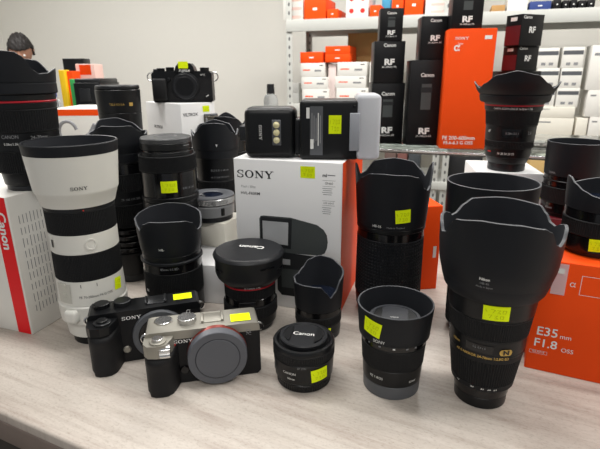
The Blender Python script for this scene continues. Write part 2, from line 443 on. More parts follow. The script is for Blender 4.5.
# ---- white metal shelving against the back wall
sh = thing('shelving_unit', 'white metal shelving rack loaded with boxes along the back wall', 'shelf', (P0.x, P0.y, -.9), UA)
zb = at_y(290, 32, 3.2).z; zt = zb+.068
BAY = 1.0
zL = on_plane(300, 104, P0, U).z; pR = on_plane(590, 159, P0, U).z
zR = on_plane(445, 182, P0, U).z
def post(x, y):
    V, F = [], []
    a, t = .036, .004
    o = box('post', a, t, zt+.9+.9, M['post'], sh, (x, y, 0), bev=.0005)
    sgn = 1 if y > .2 else -1
    b = box('post_flange', t, a, zt+.9+.9, M['shelf'], sh, (x-(a/2 if x < 2.9 else -a/2)+0, y-sgn*a/2, 0), bev=.0005)
for x in (0.018, BAY-.03, BAY+.03, 2.06, 3.0):
    post(x, 0.0); post(x, .45)
def board(x0, x1, z, h=.05):
    W = x1-x0; xc = (x0+x1)/2
    box('shelf_board', W, .44, .012, M['shelf'], sh, (xc, .225, z+.9-.012), bev=.001)
    box('shelf_beam', W, .012, h, M['shelf'], sh, (xc, -.006, z+.9-h), bev=.001)
    box('shelf_beam', W, .012, h, M['shelf'], sh, (xc, .456, z+.9-h), bev=.001)
board(0, BAY, zt, .068); board(BAY, 3.02, zt, .068)
board(0, BAY, zL); board(BAY, 3.02, zR)
zlow = on_plane(445, 182, P0, U).z
board(0, BAY, zlow)
board(0, BAY, -.82); board(BAY, 3.02, -.82)

def shelf_box(name, label, x0, y0, x1, y1, z=None, t=.03, depth=.2, material=None, group='boxes on the shelving rack', deco=None, cat='box', rot=0.0):
    """a box whose front face spans the picture rectangle on the shelf's front plane; z = what it stands on"""
    O_ = P0+N*t
    a = on_plane(x0, (y0+y1)/2, O_, U); b = on_plane(x1, (y0+y1)/2, O_, U)
    ztop = on_plane((x0+x1)/2, y0, O_, U).z; zbot = on_plane((x0+x1)/2, y1, O_, U).z if z is None else z
    s = (b-a).length-.003; c = (a+b)/2+N*depth/2
    h = ztop-zbot
    o = thing(name, label, cat, (c.x, c.y, zbot), UA+rot, group)
    box('carton', s, depth, h, material or M['boxwhite'], o, bev=.0015)
    if deco: deco(o, s, depth, h)
    return o, ztop
def dec_sony_small(o, w, d, h):
    y = -d/2
    patch('printed_line', w*.3, h*.08, front_map(-w*.24, y, h*.5, off=.0006), M['orange'], o, 1, 1)
    patch('printed_line', w*.26, h*.14, front_map(w*.22, y, h*.45, off=.0006), M['dimink'], o, 1, 1)
    patch('printed_line', w*.14, h*.06, front_map(w*.36, y, h*.82, off=.0006), M['darkink'], o, 1, 1)
def dec_plain(o, w, d, h):
    patch('printed_line', w*.3, h*.06, front_map(-w*.2, -d/2, h*.8, off=.0006), M['dimink'], o, 1, 1)
def dec_orange(o, w, d, h):
    patch('printed_mark', w*.2, h*.12, front_map(0, -d/2, h*.5, off=.0006), M['ink'], o, 1, 1)
def dec_band(o, w, d, h):
    y = -d/2
    patch('printed_band', w*.94, h*.2, front_map(0, y, h*.74, off=.0006), M['grey'], o, 1, 1)
    patch('printed_line', w*.2, h*.14, front_map(-w*.18, y, h*.2, off=.0006), M['dimink'], o, 1, 1)
    patch('printed_line', w*.2, h*.14, front_map(w*.18, y, h*.2, off=.0006), M['dimink'], o, 1, 1)
def dec_red_logo(o, w, d, h):
    for i in (-1, 1):
        for k in (.28, .75):
            mesh_flat('printed_mark', [front_map(w*.25*i, -d/2, h*k, off=.0006)(.014*math.cos(a*PI/5), .014*math.sin(a*PI/5)) for a in range(10)], [tuple(range(10))], M['redink'], o)
def dec_bars(o, w, d, h):
    for k in (.12, .42, .72):
        patch('printed_bar', w*.66, h*.1, front_map(w*.12, -d/2, h*k, off=.0006), M['pink'], o, 1, 1)
# left bay, middle shelf
G1 = 'camera boxes stacked on the middle shelf'
rows = [(302, 89, 329, 103, 'white'), (301, 77, 328, 89, 'white'), (300, 63, 325, 77, 'white'), (300, 52, 323, 63, 'orange')]
z = zL
for i, (x0, y0, x1, y1, kd) in enumerate(rows):
    lb = ['small white camera box at the bottom of the left shelf stack', 'small white camera box second from bottom in the left shelf stack', 'small white camera box directly under the orange box in the left shelf stack', 'single small orange box on top of the left shelf stack'][i]
    o, z = shelf_box('camera_box', lb, x0, y0, x1, y1, z, .04, .2, M['orange'] if kd == 'orange' else M['boxwhite'], G1, dec_orange if kd == 'orange' else dec_sony_small)
rows = [(336, 88, 368, 103, 0), (335, 76, 366, 88, 0), (337, 62, 367, 76, 0), (325, 54, 350, 62, 1), (325, 46, 350, 54, 1)]
z = zL
for i, (x0, y0, x1, y1, kd) in enumerate(rows):
    lb = ['wide white camera box at the bottom of the middle shelf stack beside the brown carton', 'wide white camera box in the middle of the stack under the two orange boxes', 'wide white camera box directly below the two orange boxes',
          'lower of the two thin orange boxes on the white stack', 'upper of the two thin orange boxes on the white stack'][i]
    o, z = shelf_box('camera_box', lb, x0, y0, x1, y1, z, .04, .2, M['orange'] if kd else M['boxwhite'], G1, dec_orange if kd else dec_sony_small)
shelf_box('brown_carton', 'tall plain brown carton standing at the back of the middle shelf', 347, 33, 376, 104, zL, .26, .16, M['kraft'], None)
shelf_box('wrapped_packet', 'tall translucent pinkish packet standing between the two white box stacks', 328, 64, 336, 104, zL, .06, .14, mat('pinkish_wrap', rgb(222, 205, 200), .3), None)
z = zL
for i, (y0, y1) in enumerate(((93, 103), (83, 93))):
    o, z = shelf_box('grey_box', ['lower', 'upper'][i]+' of two small pale grey boxes beside the shelf post', 290, y0, 299, y1, z, .12, .12, mat('pale_grey_card', rgb(190, 190, 186), .6), 'small grey boxes by the post')
shelf_box('white_box', 'narrow white box at the right end of the middle shelf behind the black stack', 369, 62, 376, 104, zL, .05, .1, M['boxwhite'], None)
# top shelf
G2 = 'boxes on the top shelf'
def top_box(label, x0, y0, x1, mt, deco=None, t=.03, name='storage_box'):
    return shelf_box(name, label, x0, y0, x1, 0, zt, t, .25, mt, G2, deco)
top_box('white box with pale red bars at the left end of the top shelf', 283, -8, 303, M['boxwhite'], dec_bars)
top_box('large orange box beside the barred white box on the top shelf', 304, -2, 326, M['orange'], dec_orange)
top_box('small low orange box between large orange and white boxes, top shelf', 327, 9, 338, M['orange'], dec_orange)
top_box('white box with four small red logos on the top shelf', 346, -8, 369, M['boxwhite'], dec_red_logo)
top_box('small orange box right of the red-logo box on the top shelf', 370, 5, 381, M['orange'], dec_orange)
top_box('light blue box set back on the top shelf', 382, -6, 391, M['lightblue'], None, .2)
top_box('orange box behind the black box tower on the top shelf', 392, -4, 404, M['orange'], dec_orange)
top_box('orange box right of the black box tower on the top shelf', 405, -6, 424, M['orange'], dec_orange)
top_box('white box just left of the tall black box, top shelf', 426, -10, 446, M['boxwhite'], dec_bars)
top_box('flat brown tray box near the right of the top shelf', 492, 5, 506, M['kraft'], None)
top_box('white box between the brown tray and dark blue box, top shelf', 508, -5, 529, M['boxwhite'], None)
top_box('dark blue box with white lettering on the top shelf', 530, 1, 552, M['blue'], dec_orange)
for i, (a, b) in enumerate(((554, 562), (563, 570), (571, 578), (579, 587), (588, 596))):
    top_box(['first', 'second', 'third', 'fourth', 'fifth'][i]+' small black box from the dark blue box along the top shelf', a, 0 if i % 2 else -1, b, M['blackbox'], dec_orange)
# right bay
G3 = 'white lens boxes on the right shelf'
def col(cols, t, lab, mt=None, deco=dec_band, dep=.12):
    z = zR
    for i, (x0, y0, x1, y1) in enumerate(cols):
        o, z = shelf_box('lens_box', lab[i], x0, y0, x1, y1, z, t, dep, mt or M['boxwhite'], G3, deco)
pos5 = ['bottom', 'second from bottom', 'middle', 'second from top', 'top']
shelf_box('cardboard_box', 'yellowish brown cardboard box at the bottom of the right shelf', 531, 139, 598, 160, zR, .02, .3, mat('yellow_brown_card', rgb(206, 172, 112), .7, var=.1), G3)
zk = on_plane(560, 139, P0+N*.02, U).z
def stackup(z, t, items, mt=None, deco=dec_band, dep=.13):
    for (lb, x0, y0, x1, y1) in items:
        o, z = shelf_box('lens_box', lb, x0, y0, x1, y1, z, t, dep, mt or M['boxwhite'], G3, deco)
stackup(zk, .03, [('wide cream box lying on the brown cardboard box', 531, 118, 573, 139), ('long flat white box lying under the banded lens boxes', 529, 107, 575, 118)], M['cream'], dec_plain, .2)
stackup(on_plane(550, 107, P0+N*.03, U).z, .04, [('grey-banded white lens box, left column, bottom', 533, 88, 555, 107), ('grey-banded white lens box, left column, middle', 536, 68, 559, 88), ('grey-banded white lens box on top of the left column', 537, 48, 559, 68)])
stackup(on_plane(565, 107, P0+N*.03, U).z, .04, [('grey-banded white lens box, middle column, bottom', 556, 88, 579, 107), ('grey-banded white lens box, middle column, middle', 560, 68, 582, 88), ('grey-banded white lens box on top of the middle column', 562, 47, 584, 68)])
stackup(zk, .03, [('cream box beside the wide cream box, right shelf', 575, 118, 587, 139)], M['cream'], None, .15)
stackup(zk, .03, [('plain white lens box, right column, bottom', 588, 117, 606, 139), ('plain white lens box, right column, middle', 586, 90, 606, 117), ('plain white lens box on top of the right column', 589, 45, 612, 90)], None, dec_plain)
# things on the low shelf, seen through the glass top
shelf_box('camera_bag', 'black camera bag lying on the low shelf seen under the glass counter', 447, 155, 482, 180, zlow, .04, .2, mat('bag_cloth', rgb(28, 28, 30), .7), None, cat='bag')
shelf_box('parts_box', 'small brown box with dark lid on the low shelf below the black stack', 384, 151, 396, 166+6, zlow, .04, .12, mat('mixed_card', rgb(92, 72, 66), .6), 'small boxes low on the shelf')
shelf_box('parts_box', 'small maroon-brown box next to the small brown box, low shelf', 397, 151, 407, 172, zlow, .04, .12, mat('mixed_card2', rgb(110, 70, 64), .6), 'small boxes low on the shelf')
shelf_box('parts_box', 'dark grey box with pale disc near the double shelf posts', 408, 152, 420, 176, zlow, .04, .12, mat('mixed_card3', rgb(62, 66, 70), .4), 'small boxes low on the shelf')

# ---- glass counter behind
g0 = at(372, 145.5, .09); g1 = at(470, 150, .09); GA = math.atan2(g1.y-g0.y, g1.x-g0.x)
GU = Vector((math.cos(GA), math.sin(GA), 0)); GN = Vector((-GU.y, GU.x, 0))
gc = g0+GU*.25+GN*.25
gt = thing('glass_counter', 'glass topped display counter holding the tall black and orange boxes', 'counter', (gc.x, gc.y, -.9), GA)
box('glass_top', 1.7, .5, .008, M['counterglass'], gt, (0, 0, .982), bev=.001)
for s in (-1, 1):
    box('edge_rail', 1.7, .012, .012, M['chrome'], gt, (0, s*.244, .9695), bev=.001)
    for k in (-1, 1): box('leg', .03, .03, .969, M['darkmetal'], gt, (k*.83, s*.22, 0))
def on_glass(px, t):      # foot point on the glass at picture column px, t metres behind the edge
    p_ = on_plane(px, 148, g0+GN*t, GU); return p_
def counter_box(name, label, x0, x1, y0, y1, t=.03, depth=.09, mt=None, z=None, side=None, group='tall boxes standing on the glass counter', rot=-6, deco=None):
    """front face spans columns x0..x1, top at y0; z = support height"""
    R_ = math.radians(rot); u = Vector((math.cos(R_), math.sin(R_), 0)); n_ = Vector((-u.y, u.x, 0))
    o_ = on_glass((x0+x1)/2, t)
    a = on_plane(x0, (y0+y1)/2, o_, u); b = on_plane(x1, (y0+y1)/2, o_, u)
    ztop = on_plane((x0+x1)/2, y0, o_, u).z; zbot = .0901 if z is None else z
    c = (a+b)/2+n_*depth/2; w_ = (b-a).length; h = ztop-zbot
    o = thing(name, label, 'box', (c.x, c.y, zbot), R_, group)
    box('carton', w_, depth, h, mt or M['blackbox'], o, bev=.0012)
    if deco: deco(o, w_, depth, h)
    return o, ztop
def dec_rf(logo=True, barrel=True, yrf=.3, ytop=.88, sz=.2):
    def f(o, w, d, h):
        y = -d/2
        if logo: text('Canon', w*.15, front_map(0, y, h*ytop, off=.0006), M['ink'], o, bold=.02)
        if barrel:
            bw = w*.3
            patch('printed_lens_picture', bw, h*.3, front_map(0, y, h*.58, off=.0006), M['picgrey'], o, 1, 1)
            patch('printed_lens_picture', bw*1.15, h*.06, front_map(0, y, h*.66, off=.0009), M['picdark'], o, 1, 1)
        text('RF', w*sz*1.25, front_map(0, y, h*yrf, off=.0006), M['ink'], o, bold=.045, sx=1.25)
        text('24-105mm F4', w*.085, front_map(0, y, h*yrf-w*.15, off=.0006), M['ink'], o)
    return f
o, z1 = counter_box('lens_carton', 'large black lens box at the bottom of the left black tower', 371, 403.5, 83, 146, .1, .1, rot=-2, deco=dec_rf(True, True, .2, .82))
o, z2 = counter_box('lens_carton', 'medium black lens box in the middle of the left black tower', 374, 404.5, 41, 83, .1, .09, z=z1, rot=-2, deco=dec_rf(True, False, .5, .9))
o, z3 = counter_box('lens_carton', 'small black lens box on top of the left black tower', 380, 403, 8, 41, .1, .07, z=z2, rot=-4, deco=dec_rf(True, True, .25, .85))
o, z1 = counter_box('lens_carton', 'tall black lens box standing directly left of the large orange box', 409, 442, 60, 148, .06, .1, rot=-4, deco=dec_rf(True, True, .17, .83))
o, z2 = counter_box('lens_carton', 'black lens box resting on the tall black box beside orange', 421, 449, 16, 60, .08, .08, z=z1, rot=-4, deco=dec_rf(True, False, .5, .9))
def dec_big_orange(o, w, d, h):
    y = -d/2
    wordmark(w*.055, front_map(-w*.22, y, h*.925, off=.0006), M['ink'], o)
    text('lens', w*.07, front_map(-w*.24, y, h*.882, off=.0006), M['ink'], o)
    text('\u03b1', w*.2, front_map(-w*.31, y, h*.85, off=.0006), M['ink'], o, bold=.03)
    patch('printed_badge', w*.15, h*.03, front_map(w*.33, y, h*.93, off=.0006), M['ink'], o, 1, 1)
    text('FE 200-600mm', w*.12, front_map(-w*.1, y, h*.095, off=.0006), M['ink'], o, bold=.01)
    text('F5.6-6.3 G OSS', w*.105, front_map(-w*.1, y, h*.052, off=.0006), M['ink'], o, bold=.01)
o, zo = counter_box('lens_carton', 'large bright orange lens box standing on the glass counter', 444.5, 491, 28.5, 149, .02, .12, M['orange'], rot=-8, deco=dec_big_orange)
counter_box('lens_carton', 'black lens box standing upright on top of the large orange box', 453, 484, -16, 28.5, .04, .08, z=zo, rot=-8, deco=dec_rf(True, True, .22, .88))
def dec_maroon(o, w, d, h):
    y = -d/2
    patch('maroon_panel', d*.94, h*.62, side_map(-w/2, 0, h*.34, off=.0006, sgn=-1), M['maroon'], o, 1, 1)
    patch('printed_label', d*.4, h*.12, side_map(-w/2, 0, h*.86, off=.0006, sgn=-1), M['ink'], o, 1, 1)
    text('RF', w*.28, front_map(0, y, h*.5, off=.0006), M['ink'], o, bold=.03)
    text('Canon', w*.14, front_map(-w*.25, y, h*.9, off=.0006), M['ink'], o, bold=.02)
o, z1 = counter_box('lens_carton', 'tall black box hidden mostly behind the wide-hood lens', 506, 536, 71, 150, .1, .09, rot=12, group='small boxes behind the wide-hood lens')
o, z2 = counter_box('lens_carton', 'lower small black box with maroon side above the wide-hood lens', 517, 538, 46, 71, .1, .06, z=z1, rot=18, group='small boxes behind the wide-hood lens', deco=dec_maroon)
o, z3 = counter_box('lens_carton', 'upper small black box with maroon side tilted on the lower one', 521, 543, 14, 46, .1, .06, z=z2, rot=20, group='small boxes behind the wide-hood lens', deco=dec_maroon)
# spray bottle on glass counter
bp = on_glass(272, .1)
b = thing('spray_bottle', 'clear plastic bottle with black cap standing behind the flash', 'bottle', (bp.x, bp.y, .0901))
hB = at_y(272, 84, bp.y).z-.09; k_ = hB/.2
lathe('bottle_body', [(0, 0), (.024, 0), (.026, .003), (.026, .14*k_), (.022, .155*k_), (.013, .165*k_), (.013, .172*k_), (0, .172*k_)], M['clear'], b, 48)
ring('bottle_cap', .0145, .165*k_, .013, .2*k_, M['capblack'], b, n=40)

# ---- back-left desk with clutter, person behind it
dk = thing('back_desk', 'white desk at the back left holding a printer and boxes', 'desk', (-1.25, 2.25, -.9), math.radians(-18))
box('desk_top', 1.5, .75, .03, M['shelf'], dk, (0, 0, .86), bev=.003)
for sx_ in (-1, 1):
    for sy_ in (-1, 1): box('leg', .04, .04, .86, M['shelf'], dk, (sx_*.7, sy_*.34, 0))
zd = -.9+.89
def desk_box(name, label, x0, x1, y0, Y, dep, mt, z=zd, cat='box', deco=None, rot=0, group=None):
    a = at_y(x0, y0, Y); b_ = at_y(x1, y0, Y); h = a.z-z
    o = thing(name, label, cat, ((a.x+b_.x)/2, Y+dep/2, z), rot, group)
    box('carton', b_.x-a.x, dep, h, mt, o, bev=.002)
    if deco: deco(o, b_.x-a.x, dep, h)
    return o, a.z
def dec_otop(o, w, d, h):
    patch('orange_band', w*.998, .022, front_map(0, -d/2, h-.013, off=.0008), M['orange'], o, 1, 1)
desk_box('carton_box', 'white box with bright orange top band standing on the back desk', 50, 112, 109, 1.75, .25, M['boxwhite'], deco=dec_otop)
o, zpr = desk_box('label_printer', 'black label printer on the back desk', 73, 100, 83, 2.08, .22, M['black'], cat='printer',
    deco=lambda o, w, d, h: (box('paper_slot', w*.7, .006, h*.06, M['gloss'], o, (0, -d/2-.002, h*.55)), box('front_panel', w*.4, .006, h*.18, M['darkmetal'], o, (-w*.1, -d/2-.002, h*.74)), box('lid', w*.96, d*.94, .02, M['darkmetal'], o, (0, 0, h-.002), bev=.006)))
desk_box('yellow_box', 'small yellow box among the clutter left of the printer', 58, 64, 70, 2.2, .05, M['yellowbox'])
desk_box('orange_box', 'small upright orange box beside the yellow box on the desk', 64.5, 72, 71, 2.22, .08, M['orange'])
desk_box('pink_carton', 'pale pink and orange carton standing behind the printer', 75, 94, 64, 2.32, .1, M['pink'], deco=lambda o, w, d, h: patch('printed_panel', w*.6, h*.12, front_map(0, -d/2, h*.93, off=.0008), M['orange'], o, 1, 1))
desk_box('black_case', 'small black case behind the yellow and orange boxes', 62, 83, 58.5, 2.44, .08, M['black'])
desk_box('green_packet', 'small green packet next to the printer on the desk', 69, 73, 79, 2.12, .03, M['green'])
# bottle with blue cap
a = at_y(53, 93, 2.0)
b = thing('wash_bottle', 'small white bottle with blue cap on the back desk', 'bottle', (a.x, 2.0, zd))
lathe('bottle_body', [(0, 0), (.022, 0), (.024, .004), (.024, a.z-zd-.03), (.012, a.z-zd-.015), (0, a.z-zd-.015)], M['clear'], b, 32)
ring('bottle_cap', .014, a.z-zd-.016, .013, a.z-zd, M['blue'], b, n=32)
gp = at(74, 137, .16)
g_ = thing('camera_grip_arm', 'grey curved camera arm with open bracket behind the white lens', 'bracket', (gp.x, gp.y+.02, 0), .1)
mg = mat('grey_arm', rgb(120, 121, 124), .4)
def tube(name, pts, r, material, parent, n=12):
    V, F = [], []
    P_ = [Vector(p_) for p_ in pts]
    for i, p_ in enumerate(P_):
        d = (P_[min(i+1, len(P_)-1)]-P_[max(i-1, 0)]).normalized(); a_ = d.cross(Vector((0, 1, 0.01))).normalized(); b_ = d.cross(a_)
        for j in range(n):
            t = 2*PI*j/n; V.append(p_+a_*r*math.cos(t)+b_*r*math.sin(t))
    for i in range(len(P_)-1):
        for j in range(n): F.append((i*n+j, i*n+(j+1) % n, (i+1)*n+(j+1) % n, (i+1)*n+j))
    F.append(tuple(range(n))); F.append(tuple(range((len(P_)-1)*n, len(P_)*n)))
    return mesh_obj(name, V, F, material, parent, angle=50)
zg = at_y(62, 121, gp.y+.02).z
lathe('base', [(0, 0), (.03, 0), (.03, .006), (.012, .012), (0, .012)], mg, g_, 48)
tube('stand', [(0, 0, .01), (0, 0, zg-.05)], .008, mg, g_)
tube('arm', [(0, 0, zg-.055), (.02, 0, zg-.045), (.035, 0, zg-.035), (.05, 0, zg-.01)], .008, mg, g_)
tube('bracket', [(-.022+.022*math.cos(a_*PI/9-PI/2), 0, zg-.027+.026*math.sin(a_*PI/9-PI/2)) for a_ in range(0, -14, -1)], .0045, mg, g_)

# ---- person
def skinned(name, verts, edges, material, parent=None, levels=2):
    me = bpy.data.meshes.new(name); me.from_pydata([v[0] for v in verts], edges, [])
    o = bpy.data.objects.new(name, me); C.objects.link(o)
    a = o.modifiers.new('s', 'SKIN'); a.use_smooth_shade = True
    for i, v in enumerate(verts): me.skin_vertices[0].data[i].radius = (v[1], v[1])
    me.skin_vertices[0].data[0].use_root = True
    b_ = o.modifiers.new('u', 'SUBSURF'); b_.levels = levels; b_.render_levels = levels
    dg = bpy.context.evaluated_depsgraph_get(); m2 = bpy.data.meshes.new_from_object(o.evaluated_get(dg))
    C.objects.unlink(o); bpy.data.objects.remove(o)
    m2.materials.clear(); m2.materials.append(material)
    for p_ in m2.polygons: p_.use_smooth = True
    q = bpy.data.objects.new(name, m2); C.objects.link(q); q.parent = parent; return q
hp = at_y(21, 51, 3.9)                    # head centre
pz = -.9
per = thing('person', 'dark-haired person in grey top bending forward behind the back desk', 'person', (hp.x-.3, 3.92, pz))
hx, hz = .3, hp.z-pz
# pelvis behind and left, torso bent forward to the right
B = [((-.12, .12, .92), .14), ((-.06, .1, 1.08), .13), ((.04, .06, 1.24), .15), ((.13, .03, hz-.12), .13), ((.2, .01, hz-.06), .055), ((hx-.03, -.01, hz-.01), .07),
     ((-.03, .1, .88), .1), ((-.02, .06, .5), .062), ((-.05, .12, .1), .045), ((-.04, 0, .035), .035),
     ((-.2, .14, .88), .1), ((-.22, .1, .5), .062), ((-.22, .16, .1), .045), ((-.22, .04, .035), .035),
     ((.15, -.15, hz-.14), .06), ((.24, -.24, hz-.38), .045), ((.36, -.36, hz-.5), .034), ((.40, -.40, hz-.52), .03),
     ((.1, .19, hz-.14), .06), ((.22, .2, hz-.4), .045), ((.38, .08, hz-.5), .034), ((.42, .04, hz-.52), .03)]
ED_ = [(0, 1), (1, 2), (2, 3), (3, 4), (4, 5), (0, 6), (6, 7), (7, 8), (8, 9), (0, 10), (10, 11), (11, 12), (12, 13), (3, 14), (14, 15), (15, 16), (16, 17), (3, 18), (18, 19), (19, 20), (20, 21)]
body = skinned('body', B, ED_, M['cloth'], per)
# fingers
for (wx, wy, wz, s) in ((.40, -.40, hz-.52, 1), (.42, .04, hz-.52, 1)):
    hv = [((wx, wy, wz), .028), ((wx+.05, wy-.02, wz-.01), .03)]; he = [(0, 1)]
    for k in range(4):
        i = len(hv); L = [.03, .036, .034, .026][k]; o_ = -.026+.017*k
        hv += [((wx+.075, wy-.02+o_, wz-.012), .009), ((wx+.075+L, wy-.025+o_*1.1, wz-.024), .008), ((wx+.078+L*1.5, wy-.03+o_*1.1, wz-.045), .007)]
        he += [(1, i), (i, i+1), (i+1, i+2)]
    i = len(hv); hv += [((wx+.03, wy-.05, wz-.01), .01), ((wx+.06, wy-.075, wz-.025), .009)]; he += [(0, i), (i, i+1)]
    skinned('hand', hv, he, M['skin'], per, 1)
# head, tilted forward; face towards +x/-y
def head(parent, c, R):
    bm = bmesh.new(); bmesh.ops.create_uvsphere(bm, u_segments=48, v_segments=32, radius=1)
    for v in bm.verts:
        x, y, z_ = v.co
        X, Y, Z = x*.078, y*.096, z_*.118
        if z_ < 0: X *= 1-.28*(-z_)**1.5; Y *= 1-.22*(-z_)
        if y < -.2:
            f = (-y-.2)/.8
            Y -= .016*math.exp(-((x/.16)**2)-((z_+.12)/.2)**2)*f*1.4       # nose
            Y += .010*(math.exp(-((x-.36)/.16)**2-((z_-.08)/.13)**2)+math.exp(-((x+.36)/.16)**2-((z_-.08)/.13)**2))  # sockets
            Y -= .006*math.exp(-(x/.3)**2-((z_+.52)/.07)**2)-.004*math.exp(-(x/.3)**2-((z_+.6)/.03)**2)  # lips
        v.co = (X, Y, Z)
    me = bpy.data.meshes.new('head'); bm.to_mesh(me); bm.free(); me.materials.append(M['skin'])
    for p_ in me.polygons: p_.use_smooth = True
    o = bpy.data.objects.new('head', me); C.objects.link(o); o.parent = parent; o.matrix_local = Matrix.Translation(c) @ R
    for s in (-1, 1):
        lathe('eye', [(0, -.011), (.008, -.008), (.011, 0), (.008, .008), (0, .011)], M['ink'], o, 24, x=s*.028, y=-.077)
        e = lathe('ear', [(0, -.03), (.008, -.022), (.012, 0), (.012, .018), (0, .03)], M['skin'], o, 20, x=s*.078, y=.01)
    # hair shell
    bm = bmesh.new(); bmesh.ops.create_uvsphere(bm, u_segments=64, v_segments=40, radius=1)
    dl = []
    for v in bm.verts:
        x, y, z_ = v.co
        n_ = .006*math.sin(x*17+y*11)*math.cos(z_*13)+.004*math.sin(y*31+z_*23)
        v.co = (x*(.089+n_), y*(.108+n_)+.006, z_*(.128+n_)+.004)
        if z_ < .25-.95*max(0, y+.35) and y < .45 and not (y > -.1 and z_ > -.35) or z_ < -.6: dl.append(v)
    bmesh.ops.delete(bm, geom=dl, context='VERTS')
    me = bpy.data.meshes.new('hair'); bm.to_mesh(me); bm.free(); me.materials.append(M['hair'])
    for p_ in me.polygons: p_.use_smooth = True
    h_ = bpy.data.objects.new('hair', me); C.objects.link(h_); h_.parent = o
    sol = h_.modifiers.new('t', 'SOLIDIFY'); sol.thickness = .01
head(per, Vector((hx, -.02, hz)), Matrix.Rotation(math.radians(20), 4, 'Z') @ Matrix.Rotation(math.radians(26), 4, 'X'))

# ================================================================== LENSES AND CAMERAS ON THE COUNTER
def lens(label, x, y, z=0.0, turn=0.0, cat='lens', group='lenses standing on the counter', name='camera_lens', wide=1.0, tall=1.0):
    t = thing(name, label, cat, (x, y, z), face(x, y)+math.radians(turn), group)
    t.scale = (wide, wide, tall); return t
def back(p, r, z):        # centre of a round foot of radius r whose near edge is at p
    d = Vector((p.x, p.y)).normalized(); return (p.x+d.x*r, p.y+d.y*r, z)

# --- white telephoto
L = lens('white telephoto lens with black grip rings and a deep white hood', -.2555, .5270, wide=.905)
ring('mount_ring', .0315, 0, .0315, .012, M['black'], L)
ring('rear_barrel', .0365, .012, .0378, .030, M['lenswhite'], L)
ring('tripod_collar', .0425, .030, .0437, .0555, M['lenswhite'], L, .002)
box('collar_knob', .018, .012, .016, M['lenswhite'], L, (-.028, -.034, .036), math.radians(-40), .004, 3)
ring('control_barrel', .0425, .0555, .0415, .086, M['lenswhite'], L)
for k, (th, zz) in enumerate(((-52, .066), (-52, .078))):
    box('switch', .010, .003, .006, M['lensbeige'], L, (.0418*math.sin(math.radians(th)), -.0418*math.cos(math.radians(th)), zz), math.radians(th), .001)
panel = patch('switch_panel', .022, .024, cyl_map(.0420, -52, .071, 0, .0006), M['lensbeige'], L)
text('FE 70-200mm F4 G OSS', .0042, cyl_map(.0420, 5, .067), M['darkink'], L)
for th in (-38, -18, 8): patch('index_mark', .0007, .004, cyl_map(.0420, th, .081), M['darkink'], L, 1, 1)
def finerib(r, z, t): return r-(.0005 if int(t/(2*PI)*480) % 2 else 0)
ribbed('zoom_ring', .0417, .086, .0413, .1185, M['rubber'], L, 130, .0005)
ring('centre_barrel', .0413, .1185, .0414, .1415, M['lenswhite'], L)
btn = mesh_obj('hold_button', [cyl_map(.0414, 8, .130, off=o_)(.0068*math.cos(a*PI/12)*k_, .0068*math.sin(a*PI/12)*k_) for (o_, k_) in ((0, 1), (.0012, 1), (.0012, .75), (.0006, .7), (.0006, .01)) for a in range(24)],
               [(i*24+a, i*24+(a+1) % 24, (i+1)*24+(a+1) % 24, (i+1)*24+a) for i in range(4) for a in range(24)], M['lenswhite'], L)
patch('badge', .004, .009, cyl_map(.0414, -62, .131, 0, .0006), M['black'], L)
ribbed('focus_ring', .0416, .1415, .0422, .168, M['rubber'], L, 130, .0005)
ring('front_ring', .0425, .168, .0428, .1725, M['darkmetal'], L)
dot = patch('index_mark', .0015, .0015, cyl_map(.0428, 4, .1700), M['redink'], L, 1, 1)
flat_rim = lambda z: (lambda d: z)
h_ = lathe('lens_hood', [(.040, .1725), (.0435, .1725), (.0440, .174), (.0480, .186), (.0495, .1885), (.0498, .1905), (.0540, .2305), (.0520, .2305), (.0478, .192), (.040, .175), (.040, .1725)], [M['lenswhite']], L, 128)
lathe('hood_band', [(.0520, .2300), (.0541, .2300), (.0552, .2395), (.0552, .2410), (.0540, .2420), (.0525, .2415), (.0515, .2300)], M['hood'], L, 128)
lathe('hood_lining', [(.0516, .2400), (.0470, .192), (.0395, .176), (.0510, .2410)], M['hoodin'], L, 128)
inner_front(L, .0395, .178)
patch('hood_seam', .0001, .0001, cyl_map(.05, 0, .19), M['lensbeige'], L, 1, 1)
wordmark(.0036, cyl_map(.0503, 2, .1960, off=.0007, dr=.1), M['darkink'], L)
cyl_sticker(L, .0420, 48, .0735, .012, .015, -.12)

# --- white box behind it with red stripe
ZC = .178
corner = Vector(at(33, 335)); cu = Vector((math.cos(math.radians(-19)), math.sin(math.radians(-19)), 0)); cn = Vector((-cu.y, cu.x, 0))
W_, D_ = .19, .115
cc = corner-cu*W_/2+cn*D_/2
o = thing('lens_carton', 'white lens box with a red stripe and vertical brand lettering at the left', 'box', (cc.x, cc.y, 0), math.radians(-19))
box('carton', W_, D_, ZC, M['boxwhite'], o, bev=.0012)
patch('red_stripe', .021, ZC*.992, front_map(W_/2-.0125, -D_/2, ZC/2), M['redbox'], o, 1, 1)
text('Canon', .0175, front_map(W_/2-.0125, -D_/2, ZC-.042, -PI/2, .0006), M['ink'], o, bold=.03)
for k in range(9):
    n_ = 9
    for q in range(n_):
        hgt = random.uniform(.008, .014)
        patch('fine_print', .0009, hgt, side_map(W_/2, -D_/2+.012+k*.0052, ZC-.03-q*.0145), M['dimink'], o, 1, 1)
box('pink_label', .05, .03, .002, M['maroon'], o, (W_/2-.03, .03, ZC), 0, .0003) if False else None

